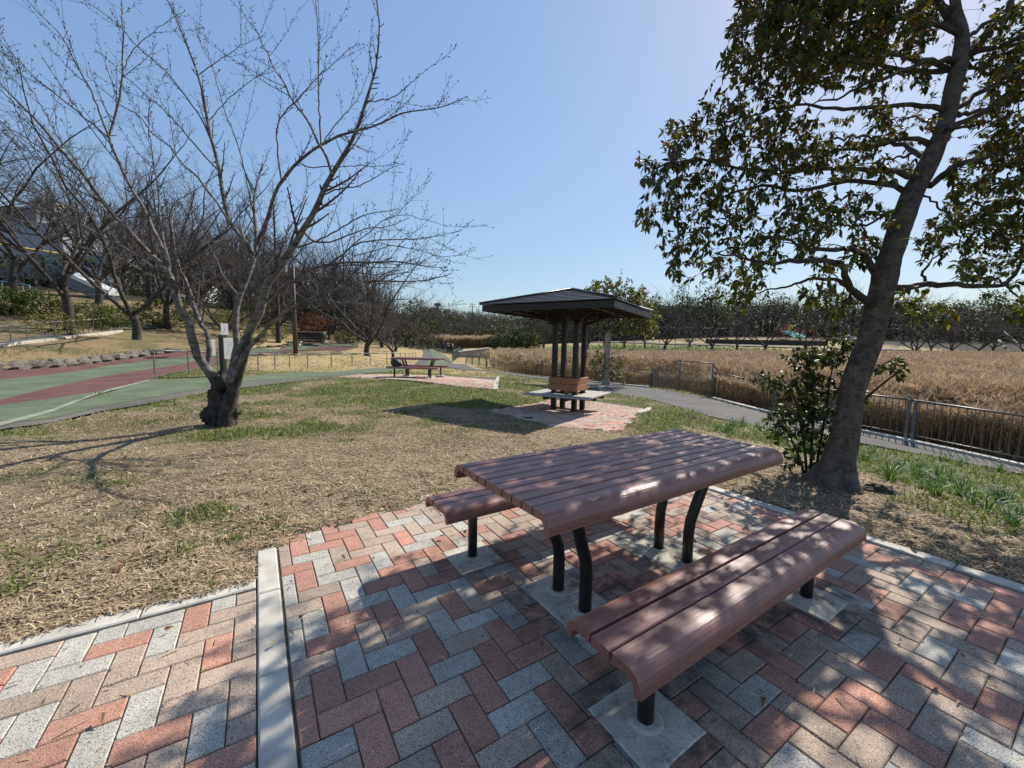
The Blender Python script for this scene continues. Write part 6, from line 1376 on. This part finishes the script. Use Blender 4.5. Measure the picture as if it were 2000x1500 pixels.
for k, (px, py) in enumerate(npx):
    p = gnd(px, py); 
    if blocked(np.array([p[0]]), np.array([p[1]]))[0]: continue
    v = NV[k % 5]; lft = px < 1620; e = empty('narcissus', p-np.array([0, 0, .01]), g.uniform(0, 6.28)); s = g.uniform(.5, .9)*(1 if px < 1900 else .85); e.scale = (s, s, s)
    has = len(v[2]) > 0
    if lft: where = 'close to the dug earth mound past the table end' if px < 1475 else ('at the foot of the leafy shrub' if py > 878 or px > 1560 else 'between the table end and the marsh path')
    else: where = 'beside the evergreen trunk' if px < 1725 else ('along the marsh path edge right of the evergreen' if py < 925 else ('near the right edge of the photo' if px > 1905 else 'in the middle of the green slope right of the evergreen'))
    tag(e, ('white flowered narcissus clump ' if has else 'leafy flowerless narcissus clump ')+where, 'narcissus', ('flowering' if has else 'flowerless')+' narcissus '+where)
    mobj('leaves', v[0], e)
    if v[1]: mobj('flower_stalks', v[1], e)
    for me, tip in v[2]: mobj('flower', me, e, tip)

# ================================================================== LAWN COVER
def blades(n, seed, rmin, rmax, kind):
    g = np.random.default_rng(seed); th_ = g.uniform(R_(-57), R_(57), n); r = np.exp(g.uniform(math.log(rmin), math.log(rmax), n)); x = r*np.sin(th_); y = r*np.cos(th_)
    gr, br = lawn_masks(x, y); sl = (x/y > .55) & (y > 3.4)
    under = np.exp(-(((x-3.3)**2)/2.2+((y-3.2)**2)/1.2))
    if kind == 'straw': ok = g.uniform(0, 1, n) < (1-.80*gr)
    elif kind == 'green': ok = g.uniform(0, 1, n) < gr*1.1*(1-.6*under)
    bl_q = blocked(x, y); stray = (kind == 'straw') & (r < 7) & (g.uniform(0, 1, n) < .0016); ok &= (~bl_q) | stray; ok &= (y < 60)
    # keep to the lawns
    ok &= ~((x/y > np.interp(x/y, fux, fux)) & False)
    lim = np.interp(x/y, fux, fY, left=60); ok &= y < lim
    x, y, gr, r, bl_q = x[ok], y[ok], gr[ok], r[ok], bl_q[ok]; n = len(x); z = H(x, y)+.012+(fbm(x*7, y*7, 3, 3)-.5)*.05*np.clip((9-r)/6, .15, 1)+(fbm(x*1.1, y*1.1, 4, 3)-.5)*.10*np.clip((r-2.5)/3, 0, 1)-.004
    z = z+.16*np.exp(-((x-mp[0])**2/.12+(y-mp[1])**2/.09))
    u9, v9 = xy2uv(x, y); z = np.where(bl_q & (r < 5.2), .014, z); z = np.where((u9 < .1) & (v9 < 2.52) & (v9 > 2.3), np.maximum(z, .021), z); sc_ = 1+r/9; a = g.uniform(0, 2*math.pi, n)
    if kind == 'straw': L = g.gamma(3.2, .0075, n)*sc_**.8+.008; tl = np.abs(g.normal(0, .22, n))+.04; wd = (g.uniform(.0012, .0026, n)*sc_**1.1); pal = np.array([(.50,.39,.25),(.41,.305,.185),(.60,.485,.33),(.30,.215,.13),(.19,.13,.08)]); pw = [.27,.27,.14,.19,.13]
    else: L = g.uniform(.02, .05, n)*sc_**.5*(.6+.8*gr); tl = g.uniform(.4, 1.35, n); wd = g.uniform(.0016, .003, n)*sc_**1.1; pal = np.array([(.115,.165,.04),(.16,.20,.055),(.085,.12,.03),(.24,.23,.09)]); pw = [.32,.24,.2,.24]
    d = np.stack([np.cos(a)*np.cos(tl), np.sin(a)*np.cos(tl), np.sin(tl)], 1); s_ = np.stack([-np.sin(a), np.cos(a), a*0], 1)*wd[:, None]; p0 = np.stack([x, y, z+g.uniform(0, .008, n)], 1)
    mid = p0+d*L[:, None]*.55; tip = p0+d*L[:, None]; tip[:, 2] -= L*.12+(.0 if kind == 'green' else 0); tip[:, 2] = np.maximum(tip[:, 2], z+.002)
    V = np.stack([p0-s_, p0+s_, mid+s_, tip, mid-s_], 1); c = pal[g.choice(len(pal), n, p=pw)]*g.uniform(.7, 1.2, (n, 1)); C = np.repeat(c, 5, 0)
    i = np.arange(n)[:, None]*5; F4 = (i+np.array([0, 1, 2, 4])); F3 = (i+np.array([4, 2, 3]))
    return npmesh('cover', V.reshape(-1, 3), [F4, F3], M['straw' if kind == 'straw' else 'grass'], cols=C)
tag(mobj('dry_grass', blades(380000, 11, 1.5, 17, 'straw')), 'thatch of short dry straw coloured grass covering the lawn', 'grass', kind='stuff')
tag(mobj('green_grass', blades(260000, 12, 1.7, 34, 'green')), 'patches and tufts of fresh green grass in the lawn', 'grass', kind='stuff')
tag(mobj('dry_grass', blades(45000, 13, 16, 45, 'straw')), 'sparse golden dry grass on the distant lawns by the paths', 'grass', kind='stuff')
# fallen leaves and twigs
g = np.random.default_rng(55); n = 1700; th_ = g.uniform(R_(-56), R_(56), n); r = np.exp(g.uniform(math.log(1.6), math.log(13), n)); x, y = r*np.sin(th_), r*np.cos(th_); u1, v1 = xy2uv(x, y)
onp = (u1 < 3.4) & (v1 < 2.85); keep = ~onp & (H(x, y) > -.5) | (g.uniform(0, 1, n) < .06); x, y = x[keep], y[keep]; n = len(x)
c = np.stack([x, y, H(x, y)+.035], 1); Ps_ = np.stack([c, c+unit(g.normal(size=(n, 3))*np.array([1, 1, .15]))*.02], 1); g2 = np.random.default_rng(56)
V, C = leaves(g2, Ps_, 1, .045, .5, 0, .4, np.array([(.26,.15,.08),(.36,.22,.12),(.18,.10,.06),(.45,.33,.2)]), None, .4, 0, .5); V[..., 2] = np.maximum(V[..., 2], .018) if False else V[..., 2]
o = mobj('fallen_leaves', leafmesh('fallen_leaves', V, C, M['straw'])); tag(o, 'scattered curled brown leaves lying on the grass', 'fallen leaves', kind='stuff')
# a few dark specks of debris on the pavers
g = np.random.default_rng(58); mb = MB()
for k in range(60):
    u0, v0 = g.uniform(-1.5, 3.4), g.uniform(-.6, 2.8); xx, yy = uv2xy(u0, v0); a = g.uniform(0, 6.28); L = g.uniform(.004, .02); mb.tube([(xx, yy, TOPZ+.003), (xx+math.cos(a)*L, yy+math.sin(a)*L, TOPZ+.004)], g.uniform(.0015, .0035), 4)
o = mb.build('litter', M['bark_trunk_dark']); tag(o, 'dark twig bits and seed husks scattered on the brick pavers', 'litter', kind='stuff')
